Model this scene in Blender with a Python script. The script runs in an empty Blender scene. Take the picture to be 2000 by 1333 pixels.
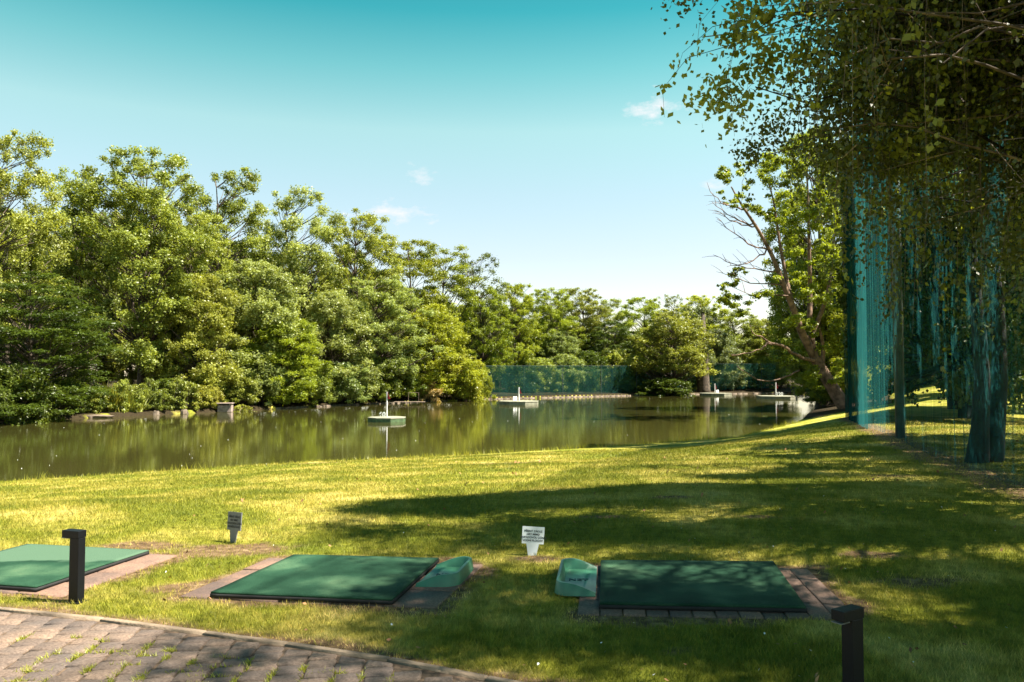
import bpy, math, random
import numpy as np
from mathutils import Vector, Matrix
R_ = math.radians
rs = np.random.RandomState
random.seed(7)
sc = bpy.context.scene
col = sc.collection

# ------------------------------------------------------------------ camera, sky, sun, exposure
F = 1555.0; PITCH = math.atan((730 - 666.5) / F)
cd = bpy.data.cameras.new('camera'); cd.lens = F / 2000 * 36; cd.sensor_width = 36
cd.clip_end = 3000; cd.clip_start = 0.05
cam = bpy.data.objects.new('camera', cd); col.objects.link(cam)
cam.location = (0, 0, 0); cam.rotation_euler = (R_(90) + PITCH, 0, 0)
sc.camera = cam
SUN_EL, SUN_AZ = 57.0, -8.0        # azimuth measured from +X towards +Y
sdir = Vector((math.cos(R_(SUN_EL)) * math.cos(R_(SUN_AZ)), math.cos(R_(SUN_EL)) * math.sin(R_(SUN_AZ)), math.sin(R_(SUN_EL))))
sl = bpy.data.lights.new('sun', 'SUN'); sl.energy = 5.0; sl.angle = R_(0.5); sl.color = (1.0, 0.93, 0.80)
so = bpy.data.objects.new('sun', sl); col.objects.link(so)
so.rotation_euler = sdir.to_track_quat('Z', 'Y').to_euler()
sc.view_settings.view_transform = 'Standard'; sc.view_settings.look = 'None'
sc.view_settings.exposure = 1.85; sc.view_settings.gamma = 1.0
sc.cycles.max_bounces = 8; sc.cycles.transparent_max_bounces = 24
sc.cycles.diffuse_bounces = 3; sc.cycles.glossy_bounces = 3; sc.cycles.transmission_bounces = 4
sc.cycles.use_denoising = True
sc.cycles.sample_clamp_indirect = 4.0

world = bpy.data.worlds.new('World'); sc.world = world; world.use_nodes = True
wt = world.node_tree; wt.nodes.clear()
def N(t, typ, **kw):
    n = t.nodes.new(typ)
    for k, v in kw.items():
        if k.startswith('i_'):
            n.inputs[int(k[2:]) if k[2:].isdigit() else k[2:]].default_value = v
        else: setattr(n, k, v)
    return n
wo = N(wt, 'ShaderNodeOutputWorld'); bg = N(wt, 'ShaderNodeBackground'); bg.inputs[1].default_value = 0.085
sky = N(wt, 'ShaderNodeTexSky', sky_type='NISHITA', sun_disc=False)
sky.sun_elevation = R_(SUN_EL); sky.sun_rotation = R_(90 - SUN_AZ); sky.air_density = 1.0; sky.dust_density = 0.6; sky.ozone_density = 1.0
tc = N(wt, 'ShaderNodeTexCoord'); sep = N(wt, 'ShaderNodeSeparateXYZ')
wt.links.new(tc.outputs['Generated'], sep.inputs[0])
rp = N(wt, 'ShaderNodeValToRGB')
wt.links.new(sep.outputs['Z'], rp.inputs[0])
def ramp(r, stops):
    e = r.color_ramp.elements
    while len(e) > 1: e.remove(e[-1])
    e[0].position = stops[0][0]; e[0].color = (*stops[0][1], 1)
    for p, c in stops[1:]:
        x = e.new(p); x.color = (*c, 1)
SKYT = [(0.0, (.84, .74, .64)), (.144, (.84, .72, .62)), (.22, (.86, .82, .63)), (.293, (.86, .95, .63)), (.36, (.45, .86, .56)), (.42, (.14, .70, .48)), (.55, (.08, .45, .36)), (.75, (.10, .26, .24)), (1.0, (.10, .24, .24))]
ramp(rp, SKYT)
mx = N(wt, 'ShaderNodeMix', data_type='RGBA', blend_type='MULTIPLY'); mx.inputs[0].default_value = 1
wt.links.new(sky.outputs[0], mx.inputs[6]); wt.links.new(rp.outputs[0], mx.inputs[7])
cur = mx.outputs[2]
# a few small fair-weather clouds, fixed in the sky's own directions
def pdir(px, py):
    v = Vector(((px - 1000) / F, 1.0, -(py - 666.5) / F))
    return (Matrix.Rotation(PITCH, 3, 'X') @ v).normalized()
cn = N(wt, 'ShaderNodeTexNoise'); cn.inputs['Scale'].default_value = 38; cn.inputs['Detail'].default_value = 6; cn.inputs['Roughness'].default_value = .62
cm_ = N(wt, 'ShaderNodeMapping'); cm_.inputs['Scale'].default_value = (1, 1, 2.2)
wt.links.new(tc.outputs['Generated'], cm_.inputs[0]); wt.links.new(cm_.outputs[0], cn.inputs[0])
for (px, py, w, h, s) in [(1275, 210, 46, 20, 1.0), (822, 338, 22, 14, .8), (772, 417, 56, 14, .9), (1388, 364, 18, 10, .8)]:
    c = pdir(px, py)
    sub = N(wt, 'ShaderNodeVectorMath', operation='SUBTRACT'); sub.inputs[1].default_value = c
    wt.links.new(tc.outputs['Generated'], sub.inputs[0])
    mul = N(wt, 'ShaderNodeVectorMath', operation='MULTIPLY'); mul.inputs[1].default_value = (F / w / 1.9, F / w / 1.9, F / h / 1.8)
    wt.links.new(sub.outputs[0], mul.inputs[0])
    ln = N(wt, 'ShaderNodeVectorMath', operation='LENGTH'); wt.links.new(mul.outputs[0], ln.inputs[0])
    m1 = N(wt, 'ShaderNodeMath', operation='MULTIPLY_ADD'); m1.inputs[1].default_value = -.34; m1.inputs[2].default_value = -.27
    wt.links.new(ln.outputs['Value'], m1.inputs[0])
    m2 = N(wt, 'ShaderNodeMath', operation='ADD'); wt.links.new(m1.outputs[0], m2.inputs[0]); wt.links.new(cn.outputs[0], m2.inputs[1])
    m3 = N(wt, 'ShaderNodeMath', operation='MULTIPLY', use_clamp=True); m3.inputs[1].default_value = 2.6 * s
    wt.links.new(m2.outputs[0], m3.inputs[0])
    m4 = N(wt, 'ShaderNodeMix', data_type='RGBA'); m4.inputs[7].default_value = (3.6, 3.4, 3.45, 1)
    wt.links.new(m3.outputs[0], m4.inputs[0]); wt.links.new(cur, m4.inputs[6]); cur = m4.outputs[2]
wt.links.new(cur, bg.inputs[0]); wt.links.new(bg.outputs[0], wo.inputs[0])

# ------------------------------------------------------------------ helpers
def tag(o, label=None, cat=None, group=None, kind=None):
    if label: o['label'] = label
    if cat: o['category'] = cat
    if group: o['group'] = group
    if kind: o['kind'] = kind
    return o
def empty(name, loc=(0, 0, 0), rz=0):
    o = bpy.data.objects.new(name, None); col.objects.link(o); o.location = loc; o.rotation_euler = (0, 0, rz)
    o.empty_display_size = .2
    return o
def link(name, me, mat=None, parent=None, smooth=False):
    if mat and not me.materials: me.materials.append(mat)
    o = bpy.data.objects.new(name, me); col.objects.link(o)
    if parent: o.parent = parent
    if smooth: me.polygons.foreach_set('use_smooth', [True] * len(me.polygons))
    return o
def arr_mesh(name, V, Fc, attr=None):
    """V (n,3), Fc (m,k) all faces the same size; attr = per-face float"""
    V = np.asarray(V, np.float32); Fc = np.asarray(Fc, np.int32)
    me = bpy.data.meshes.new(name); m, k = Fc.shape
    me.vertices.add(len(V)); me.vertices.foreach_set('co', V.ravel())
    me.loops.add(m * k); me.loops.foreach_set('vertex_index', Fc.ravel())
    me.polygons.add(m); me.polygons.foreach_set('loop_start', np.arange(m, dtype=np.int32) * k)
    me.update(calc_edges=True)
    if attr is not None:
        a = me.attributes.new('v', 'FLOAT', 'FACE'); a.data.foreach_set('value', np.asarray(attr, np.float32))
    return me
class MB:
    def __init__(s): s.v = []; s.f = []
    def add(s, vs, fs):
        b = len(s.v); s.v += [tuple(map(float, v)) for v in vs]; s.f += [tuple(i + b for i in f) for f in fs]
    def box(s, c, d, rot=None, M=None):
        x, y, z = d[0] / 2, d[1] / 2, d[2] / 2
        vs = [Vector((a * x, b * y, e * z)) for a in (-1, 1) for b in (-1, 1) for e in (-1, 1)]
        if rot: vs = [rot @ v for v in vs]
        vs = [v + Vector(c) for v in vs]
        if M: vs = [M @ v for v in vs]
        s.add(vs, [(0, 1, 3, 2), (4, 6, 7, 5), (0, 4, 5, 1), (2, 3, 7, 6), (0, 2, 6, 4), (1, 5, 7, 3)])
    def tube(s, pts, rad, n=6, cap=True):
        pts = [Vector(p) for p in pts]; rings = []
        u = None
        for i, p in enumerate(pts):
            t = (pts[min(i + 1, len(pts) - 1)] - pts[max(i - 1, 0)])
            if t.length < 1e-6: t = Vector((0, 0, 1))
            t.normalize()
            if u is None: u = t.orthogonal().normalized()
            u = (u - t * u.dot(t)); u = u.normalized() if u.length > 1e-5 else t.orthogonal().normalized()
            w = t.cross(u); r = rad[i] if hasattr(rad, '__len__') else rad
            rings.append([p + (u * math.cos(2 * math.pi * k / n) + w * math.sin(2 * math.pi * k / n)) * r for k in range(n)])
        b = []; fs = []
        for r in rings: b += r
        for i in range(len(pts) - 1):
            for k in range(n):
                k2 = (k + 1) % n
                fs.append((i * n + k, i * n + k2, (i + 1) * n + k2, (i + 1) * n + k))
        if cap: fs.append(tuple(range(n))[::-1]); fs.append(tuple((len(pts) - 1) * n + k for k in range(n)))
        s.add(b, fs)
    def prism(s, poly, z0, z1):
        n = len(poly)
        s.add([(x, y, z0) for x, y in poly] + [(x, y, z1) for x, y in poly],
              [tuple(range(n))[::-1], tuple(range(n, 2 * n))] + [(k, (k + 1) % n, n + (k + 1) % n, n + k) for k in range(n)])
    def build(s, name, mat, parent=None, smooth=False, bevel=0, seg=2):
        me = bpy.data.meshes.new(name); me.from_pydata(s.v, [], s.f); me.update()
        o = link(name, me, mat, parent, smooth)
        if bevel:
            b = o.modifiers.new('bevel', 'BEVEL'); b.width = bevel; b.segments = seg; b.limit_method = 'ANGLE'; b.angle_limit = R_(40)
        return o
def sst(a, b, x):
    t = np.clip((x - a) / (b - a), 0, 1); return t * t * (3 - 2 * t)
_pr = rs(99).rand(256, 256)
def vnoise(x, y, sc_=1.0, o=0):
    x = np.asarray(x, float) * sc_ + 17.3 * o + 1000; y = np.asarray(y, float) * sc_ + 9.1 * o + 1000
    xi = np.floor(x).astype(int); yi = np.floor(y).astype(int); fx = x - xi; fy = y - yi
    fx = fx * fx * (3 - 2 * fx); fy = fy * fy * (3 - 2 * fy)
    g = lambda a, b: _pr[a % 256, b % 256]
    return (g(xi, yi) * (1 - fx) + g(xi + 1, yi) * fx) * (1 - fy) + (g(xi, yi + 1) * (1 - fx) + g(xi + 1, yi + 1) * fx) * fy
def fbm(x, y, s, n=4, o=0):
    r = 0; a = .5; t = 0
    for i in range(n): r = r + a * vnoise(x, y, s * 2 ** i, o + i * 3); t += a; a *= .5
    return r / t

# ------------------------------------------------------------------ terrain
ZW = -3.9
NEAR = [(-75, 2), (-45, 15), (-28, 21.5), (-17, 27.3), (-8.5, 33), (-2.3, 35.8), (5, 40), (13, 46), (21, 59), (27.5, 74), (34, 88), (44, 108), (52, 130)]
FAR = [(52, 130), (54, 150), (50, 155.5), (36, 150), (22.7, 141), (8.5, 130), (-5.4, 118.9), (-10.6, 110.3), (-19.2, 99.4), (-23.6, 91.9), (-29.6, 80.9), (-37.7, 68.9), (-41, 61), (-60, 52), (-90, 42)]
def segd(x, y, L):
    d = np.full(np.shape(x), 1e9)
    for (ax, ay), (bx, by) in zip(L[:-1], L[1:]):
        dx, dy = bx - ax, by - ay
        t = np.clip(((x - ax) * dx + (y - ay) * dy) / (dx * dx + dy * dy), 0, 1)
        d = np.minimum(d, np.hypot(x - ax - t * dx, y - ay - t * dy))
    return d
POLY = NEAR + FAR[1:]
def inside(x, y, P):
    r = np.zeros(np.shape(x), bool); n = len(P)
    for i in range(n):
        (ax, ay), (bx, by) = P[i], P[(i + 1) % n]
        if ay == by: continue
        c = ((ay > y) != (by > y)) & (x < (bx - ax) * (y - ay) / (by - ay) + ax)
        r ^= c
    return r
def netx(Y): return 3.9 + .317 * Y
def ground(x, y):
    x = np.asarray(x, float); y = np.asarray(y, float)
    dn = segd(x, y, NEAR); df = segd(x, y, FAR); ins = inside(x, y, POLY)
    a = ZW + .25 + .085 * dn
    k = .5; t = -1.75; h = np.clip(.5 + .5 * (t - a) / k, 0, 1); zn = t * (1 - h) + a * h - k * h * (1 - h)
    zn = zn + (-1.75 - zn) * (1 - sst(8, 15, y)) * 1.0
    u = x - netx(y)
    zr = -1.95 + 1.0 * sst(45, 100, y) + .0 * x
    zr = np.minimum(zr, ZW + .3 + .2 * dn)
    w2 = sst(-8, 2, u) * sst(12, 26, y)
    zn = zn * (1 - w2) + np.maximum(zr, zn) * w2
    zn = zn + (fbm(x, y, .12, 2) - .5) * .16 * sst(9, 20, y) * np.clip(dn / 6, 0, 1)
    zf = ZW + .32 + np.minimum(.06 * df, 1.6)
    z = np.where(dn < df, zn, zf)
    s = np.minimum(dn, df)
    bank = ZW - .9 + np.clip(s / .35, 0, 1) * 0
    z = np.where(ins, ZW - .15 - np.clip(s, 0, 1) * .8, z)
    return z
def gz(x, y): return float(ground(np.array([x]), np.array([y]))[0])
def gp(px, py, off=0.0, tmax=300):
    d = pdir(px, py); t = np.concatenate([np.linspace(1, 20, 1200), np.linspace(20, tmax, 3000)])
    X = d.x * t; Y = d.y * t; Z = d.z * t
    b = Z < ground(X, Y) + off
    i = int(np.argmax(b)) if b.any() else len(t) - 1
    return Vector((X[i], Y[i], Z[i]))
def at(px, py, dist):
    """point at forward distance dist"""
    d = pdir(px, py); return d * (dist / d.y)

# ------------------------------------------------------------------ materials
def mat(name):
    m = bpy.data.materials.new(name); m.use_nodes = True
    t = m.node_tree; p = t.nodes['Principled BSDF']; return m, t, p
def simple(name, c, rough=.6, noise=.15, scale=8, bump=0, metal=0, spec=.5, coord='Object'):
    m, t, p = mat(name)
    p.inputs['Roughness'].default_value = rough; p.inputs['Metallic'].default_value = metal
    p.inputs['Specular IOR Level'].default_value = spec
    tcn = N(t, 'ShaderNodeTexCoord'); nz = N(t, 'ShaderNodeTexNoise'); nz.inputs['Scale'].default_value = scale; nz.inputs['Detail'].default_value = 5
    t.links.new(tcn.outputs[coord], nz.inputs[0])
    r = N(t, 'ShaderNodeValToRGB'); lo = tuple(max(0, x * (1 - noise * 2)) for x in c); hi = tuple(min(1, x * (1 + noise * 2)) for x in c)
    ramp(r, [(.3, lo), (.7, hi)]); t.links.new(nz.outputs[0], r.inputs[0]); t.links.new(r.outputs[0], p.inputs['Base Color'])
    if bump:
        b = N(t, 'ShaderNodeBump'); b.inputs['Strength'].default_value = bump; b.inputs['Distance'].default_value = .02
        n2 = N(t, 'ShaderNodeTexNoise'); n2.inputs['Scale'].default_value = scale * 8; n2.inputs['Detail'].default_value = 4
        t.links.new(tcn.outputs[coord], n2.inputs[0]); t.links.new(n2.outputs[0], b.inputs['Height']); t.links.new(b.outputs[0], p.inputs['Normal'])
    return m
def leafmat(name, dark, lite, trans=.33, rough=.42, spec=.4, var=.5, tcol=None):
    m, t, p = mat(name)
    at_ = N(t, 'ShaderNodeAttribute', attribute_name='v'); oi = N(t, 'ShaderNodeObjectInfo')
    a = N(t, 'ShaderNodeMath', operation='MULTIPLY'); a.inputs[1].default_value = 1 - var * .5; t.links.new(at_.outputs['Fac'], a.inputs[0])
    b = N(t, 'ShaderNodeMath', operation='MULTIPLY_ADD'); b.inputs[1].default_value = var * .5; t.links.new(oi.outputs['Random'], b.inputs[0]); t.links.new(a.outputs[0], b.inputs[2])
    pw = N(t, 'ShaderNodeMath', operation='POWER', use_clamp=True); pw.inputs[1].default_value = .72; t.links.new(b.outputs[0], pw.inputs[0]); b = pw
    r = N(t, 'ShaderNodeMix', data_type='RGBA'); r.inputs[6].default_value = (*dark, 1); r.inputs[7].default_value = (*lite, 1)
    t.links.new(b.outputs[0], r.inputs[0])
    hs = N(t, 'ShaderNodeHueSaturation'); h1 = N(t, 'ShaderNodeMath', operation='MULTIPLY_ADD'); h1.inputs[1].default_value = -.022; h1.inputs[2].default_value = .515; t.links.new(oi.outputs['Random'], h1.inputs[0]); t.links.new(h1.outputs[0], hs.inputs['Hue'])
    v1 = N(t, 'ShaderNodeMath', operation='FRACT'); v0 = N(t, 'ShaderNodeMath', operation='MULTIPLY'); v0.inputs[1].default_value = 7.3; t.links.new(oi.outputs['Random'], v0.inputs[0]); t.links.new(v0.outputs[0], v1.inputs[0])
    v2 = N(t, 'ShaderNodeMath', operation='MULTIPLY_ADD'); v2.inputs[1].default_value = .35; v2.inputs[2].default_value = .78; t.links.new(v1.outputs[0], v2.inputs[0]); t.links.new(v2.outputs[0], hs.inputs['Value'])
    t.links.new(r.outputs[2], hs.inputs['Color']); t.links.new(hs.outputs[0], p.inputs['Base Color'])
    p.inputs['Roughness'].default_value = rough; p.inputs['Specular IOR Level'].default_value = spec
    tr = N(t, 'ShaderNodeBsdfTranslucent'); mm = N(t, 'ShaderNodeMixShader'); mm.inputs[0].default_value = trans
    tm = N(t, 'ShaderNodeMix', data_type='RGBA', blend_type='MULTIPLY'); tm.inputs[0].default_value = 1; tm.inputs[7].default_value = (*(tcol or (1.6, 1.5, .5)), 1)
    t.links.new(hs.outputs[0], tm.inputs[6]); t.links.new(tm.outputs[2], tr.inputs[0])
    t.links.new(p.outputs[0], mm.inputs[1]); t.links.new(tr.outputs[0], mm.inputs[2])
    t.links.new(mm.outputs[0], t.nodes['Material Output'].inputs[0])
    return m
LM = {
 'maple': leafmat('maple_leaves', (.018, .034, .007), (.40, .435, .075)),
 'pale': leafmat('pale_leaves', (.035, .055, .016), (.37, .43, .13)),
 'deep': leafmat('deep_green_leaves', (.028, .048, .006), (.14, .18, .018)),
 'gold': leafmat('golden_leaves', (.035, .055, .006), (.40, .42, .035)),
 'grey': leafmat('grey_green_leaves', (.045, .06, .025), (.24, .28, .12)),
 'birch': leafmat('birch_leaves', (.018, .028, .006), (.13, .155, .032), trans=.30, rough=.38, spec=.5, tcol=(2.4, 2.0, .35)),
 'lime': leafmat('lime_leaves', (.04, .065, .006), (.40, .45, .04), trans=.42),
 'pink': leafmat('pinkish_leaves', (.30, .20, .08), (.48, .38, .16)),
 'weed': leafmat('weed_leaves', (.09, .11, .012), (.46, .45, .07)),
}
BARK = simple('bark', (.075, .055, .038), .9, .35, 3, .8)
BARKW = simple('birch_bark', (.30, .25, .20), .8, .45, 5, .4)
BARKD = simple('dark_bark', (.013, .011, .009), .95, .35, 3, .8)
BARKT = simple('pale_twigs', (.16, .12, .09), .8, .4, 5, .2)
BARKB = simple('brown_bark', (.17, .105, .07), .9, .35, 2.5, 1.0)  # plain brown bark colour of the leaning tree

# lawn: procedural, position based
def grass_color(t):
    g = N(t, 'ShaderNodeNewGeometry')
    n1 = N(t, 'ShaderNodeTexNoise'); n1.inputs['Scale'].default_value = .55; n1.inputs['Detail'].default_value = 6; n1.inputs['Roughness'].default_value = .65
    t.links.new(g.outputs['Position'], n1.inputs[0])
    r1 = N(t, 'ShaderNodeValToRGB'); ramp(r1, [(.3, (.15, .185, .018)), (.48, (.25, .26, .028)), (.58, (.44, .39, .08)), (.72, (.62, .54, .19))])
    t.links.new(n1.outputs[0], r1.inputs[0])
    n2 = N(t, 'ShaderNodeTexNoise'); n2.inputs['Scale'].default_value = 9; n2.inputs['Detail'].default_value = 5
    t.links.new(g.outputs['Position'], n2.inputs[0])
    r2 = N(t, 'ShaderNodeValToRGB'); ramp(r2, [(.3, (.6, .62, .55)), (.7, (1.3, 1.25, 1.3))]); t.links.new(n2.outputs[0], r2.inputs[0])
    m = N(t, 'ShaderNodeMix', data_type='RGBA', blend_type='MULTIPLY'); m.inputs[0].default_value = 1
    t.links.new(r1.outputs[0], m.inputs[6]); t.links.new(r2.outputs[0], m.inputs[7])
    return g, m.outputs[2]
lawn_m, t, p = mat('lawn'); g, gc = grass_color(t)
ad = N(t, 'ShaderNodeAttribute', attribute_name='dry')
nd = N(t, 'ShaderNodeTexNoise'); nd.inputs['Scale'].default_value = 14; nd.inputs['Detail'].default_value = 6; t.links.new(g.outputs['Position'], nd.inputs[0])
rd = N(t, 'ShaderNodeValToRGB'); ramp(rd, [(.3, (.10, .060, .032)), (.55, (.24, .155, .08)), (.75, (.40, .29, .16))]); t.links.new(nd.outputs[0], rd.inputs[0])
mr = N(t, 'ShaderNodeMath', operation='ADD'); mr.use_clamp = True
ms = N(t, 'ShaderNodeMath', operation='MULTIPLY_ADD'); ms.inputs[1].default_value = 1.2; ms.inputs[2].default_value = -.6; t.links.new(nd.outputs[0], ms.inputs[0])
m5 = N(t, 'ShaderNodeMath', operation='MULTIPLY'); m5.inputs[1].default_value = 1.6; t.links.new(ad.outputs['Fac'], m5.inputs[0])
t.links.new(m5.outputs[0], mr.inputs[0]); 
m6 = N(t, 'ShaderNodeMath', operation='MULTIPLY'); t.links.new(ms.outputs[0], m6.inputs[0]); t.links.new(ad.outputs['Fac'], m6.inputs[1]); t.links.new(m6.outputs[0], mr.inputs[1])
mm = N(t, 'ShaderNodeMix', data_type='RGBA'); t.links.new(mr.outputs[0], mm.inputs[0]); t.links.new(gc, mm.inputs[6]); t.links.new(rd.outputs[0], mm.inputs[7])
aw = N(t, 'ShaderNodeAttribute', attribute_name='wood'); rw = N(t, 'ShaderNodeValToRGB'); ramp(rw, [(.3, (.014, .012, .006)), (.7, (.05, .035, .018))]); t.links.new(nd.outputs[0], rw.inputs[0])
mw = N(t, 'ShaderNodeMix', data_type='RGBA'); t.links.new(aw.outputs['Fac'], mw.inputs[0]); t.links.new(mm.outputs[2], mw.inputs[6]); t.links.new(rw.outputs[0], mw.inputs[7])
t.links.new(mw.outputs[2], p.inputs['Base Color']); p.inputs['Roughness'].default_value = .9; p.inputs['Specular IOR Level'].default_value = .1
nb = N(t, 'ShaderNodeTexNoise'); nb.inputs['Scale'].default_value = 30; nb.inputs['Detail'].default_value = 8; nb.inputs['Roughness'].default_value = .75; t.links.new(g.outputs['Position'], nb.inputs[0])
bp = N(t, 'ShaderNodeBump'); bp.inputs['Strength'].default_value = 1.0; bp.inputs['Distance'].default_value = .05; t.links.new(nb.outputs[0], bp.inputs['Height']); t.links.new(bp.outputs[0], p.inputs['Normal'])
blade_m, t, p = mat('grass_blades'); g, gc = grass_color(t)
at_ = N(t, 'ShaderNodeAttribute', attribute_name='v')
rb = N(t, 'ShaderNodeValToRGB'); ramp(rb, [(0, (.55, .62, .5)), (.7, (1.15, 1.1, 1.0)), (.86, (1.7, 1.45, 1.8)), (1, (2.0, 1.6, 2.6))]); t.links.new(at_.outputs['Fac'], rb.inputs[0])
mm = N(t, 'ShaderNodeMix', data_type='RGBA', blend_type='MULTIPLY'); mm.inputs[0].default_value = 1; t.links.new(gc, mm.inputs[6]); t.links.new(rb.outputs[0], mm.inputs[7])
t.links.new(mm.outputs[2], p.inputs['Base Color']); p.inputs['Roughness'].default_value = .55; p.inputs['Specular IOR Level'].default_value = .25
tr = N(t, 'ShaderNodeBsdfTranslucent'); t.links.new(mm.outputs[2], tr.inputs[0]); ss = N(t, 'ShaderNodeMixShader'); ss.inputs[0].default_value = .3
t.links.new(p.outputs[0], ss.inputs[1]); t.links.new(tr.outputs[0], ss.inputs[2]); t.links.new(ss.outputs[0], t.nodes['Material Output'].inputs[0])

# water
water_m, t, p = mat('pond_water')
p.inputs['Base Color'].default_value = (.042, .040, .010, 1); p.inputs['Roughness'].default_value = .012; p.inputs['IOR'].default_value = 1.33
p.inputs['Specular Tint'].default_value = (1.0, .93, .72, 1)
tcn = N(t, 'ShaderNodeTexCoord'); mp = N(t, 'ShaderNodeMapping'); mp.inputs['Scale'].default_value = (.8, 1.9, 1); t.links.new(tcn.outputs['Object'], mp.inputs[0])
n1 = N(t, 'ShaderNodeTexNoise'); n1.inputs['Scale'].default_value = 2.6; n1.inputs['Detail'].default_value = 3; t.links.new(mp.outputs[0], n1.inputs[0])
n2 = N(t, 'ShaderNodeTexNoise'); n2.inputs['Scale'].default_value = .05; n2.inputs['Detail'].default_value = 3; t.links.new(tcn.outputs['Object'], n2.inputs[0])
r2 = N(t, 'ShaderNodeValToRGB'); ramp(r2, [(.35, (.25, .25, .25)), (.65, (1, 1, 1))]); t.links.new(n2.outputs[0], r2.inputs[0])
mh = N(t, 'ShaderNodeMath', operation='MULTIPLY'); t.links.new(n1.outputs[0], mh.inputs[0]); t.links.new(r2.outputs[0], mh.inputs[1])
bp = N(t, 'ShaderNodeBump'); bp.inputs['Strength'].default_value = .16; bp.inputs['Distance'].default_value = .03
t.links.new(mh.outputs[0], bp.inputs['Height']); t.links.new(bp.outputs[0], p.inputs['Normal'])

# netting
def netmat(name, c, cover, wave, rng=(.35, .68)):
    m, t, p = mat(name)
    uv = N(t, 'ShaderNodeUVMap'); mp = N(t, 'ShaderNodeMapping'); mp.inputs['Scale'].default_value = wave; t.links.new(uv.outputs[0], mp.inputs[0])
    n = N(t, 'ShaderNodeTexNoise'); n.inputs['Scale'].default_value = 1; n.inputs['Detail'].default_value = 4; t.links.new(mp.outputs[0], n.inputs[0])
    r = N(t, 'ShaderNodeMapRange'); r.inputs[1].default_value = rng[0]; r.inputs[2].default_value = rng[1]; r.inputs[3].default_value = cover[0]; r.inputs[4].default_value = cover[1]
    t.links.new(n.outputs[0], r.inputs[0])
    df = N(t, 'ShaderNodeBsdfDiffuse'); df.inputs[0].default_value = (*c, 1); tl = N(t, 'ShaderNodeBsdfTranslucent'); tl.inputs[0].default_value = (*c, 1)
    a = N(t, 'ShaderNodeMixShader'); a.inputs[0].default_value = .85; t.links.new(df.outputs[0], a.inputs[1]); t.links.new(tl.outputs[0], a.inputs[2])
    tp = N(t, 'ShaderNodeBsdfTransparent'); b = N(t, 'ShaderNodeMixShader'); t.links.new(r.outputs[0], b.inputs[0]); t.links.new(tp.outputs[0], b.inputs[1]); t.links.new(a.outputs[0], b.inputs[2])
    t.links.new(b.outputs[0], t.nodes['Material Output'].inputs[0]); t.nodes.remove(p)
    return m
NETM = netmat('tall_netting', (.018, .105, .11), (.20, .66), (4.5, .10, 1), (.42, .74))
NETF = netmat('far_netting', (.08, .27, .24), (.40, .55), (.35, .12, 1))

# ------------------------------------------------------------------ ground sheet, water
def spaced(*parts):
    out = []
    for a, b, n in parts: out.append(np.linspace(a, b, n, endpoint=False))
    out.append([parts[-1][1]]); return np.concatenate(out)
gx = spaced((-420, -90, 14), (-90, -16, 110), (-16, 20, 260), (20, 70, 110), (70, 420, 18))
gy = spaced((-60, 2, 16), (2, 14, 120), (14, 62, 210), (62, 170, 200), (170, 600, 18))
GX, GY = np.meshgrid(gx, gy); GZ = ground(GX, GY)
V = np.stack([GX.ravel(), GY.ravel(), GZ.ravel()], 1)
nx, ny = len(gx), len(gy)
I = (np.arange(ny - 1)[:, None] * nx + np.arange(nx - 1)[None, :]).ravel()
Q = np.stack([I, I + 1, I + nx + 1, I + nx], 1)

# objects' ground footprints, found from the photograph
def gxy(px, py, off=0): v = gp(px, py, off); return (v.x, v.y)
MAT_H = .06
def quad_from(px4): return [gxy(a, b, MAT_H) for a, b in px4]
m_mid = quad_from([(410, 1157), (766, 1171), (858, 1089), (573, 1083)])
m_rgt = quad_from([(1170, 1179), (1576, 1186), (1511, 1096), (1173, 1094)])
a_, b_, c_ = gxy(53, 1062, MAT_H), gxy(292, 1074, MAT_H), gxy(71, 1146, MAT_H)
m_lft = [(a_[0] + c_[0] - b_[0], a_[1] + c_[1] - b_[1]), c_, b_, a_]
KERB = [gxy(x, y) for x, y in [(0, 1193), (200, 1214), (400, 1240), (560, 1263), (760, 1292), (950, 1330)]]
k0, k1 = KERB[0], KERB[1]; KERB = [(k0[0] - (k1[0] - k0[0]) * 6, k0[1] - (k1[1] - k0[1]) * 3.5)] + KERB
k0, k1 = KERB[-1], KERB[-2]; KERB = KERB + [(k0[0] + .8, k0[1] - .38), (k0[0] + 1.6, k0[1] - .9), (k0[0] + 2.6, k0[1] - 1.8)]
def grow(q, l, r, f, b):
    """grow quad (FL,FR,BR,BL) by metres on the left, right, front, back"""
    FL, FR, BR, BL = [Vector(p) for p in q]; u = (FR - FL).normalized(); v = (BL - FL).normalized()
    return [tuple(FL - u * l - v * f), tuple(FR + u * r - v * f), tuple(BR + u * r + v * b), tuple(BL - u * l + v * b)]
pad_l = grow(m_lft, .1, .28, .04, .03); pad_m = grow(m_mid, .26, .34, .0, .03); pad_r = grow(m_rgt, .16, .34, .12, .0)
def dist_poly(x, y, P): 
    d = segd(x, y, list(P) + [P[0]]); return np.where(inside(x, y, P), -d, d)
def kerb_side(x, y):
    """positive on the lawn side of the kerb"""
    ks = sorted(KERB); kx = np.array([k[0] for k in ks]); ky = np.array([k[1] for k in ks])
    return y - np.interp(x, kx, ky)
nearmask = (GX > -16) & (GX < 20) & (GY < 62)
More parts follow.
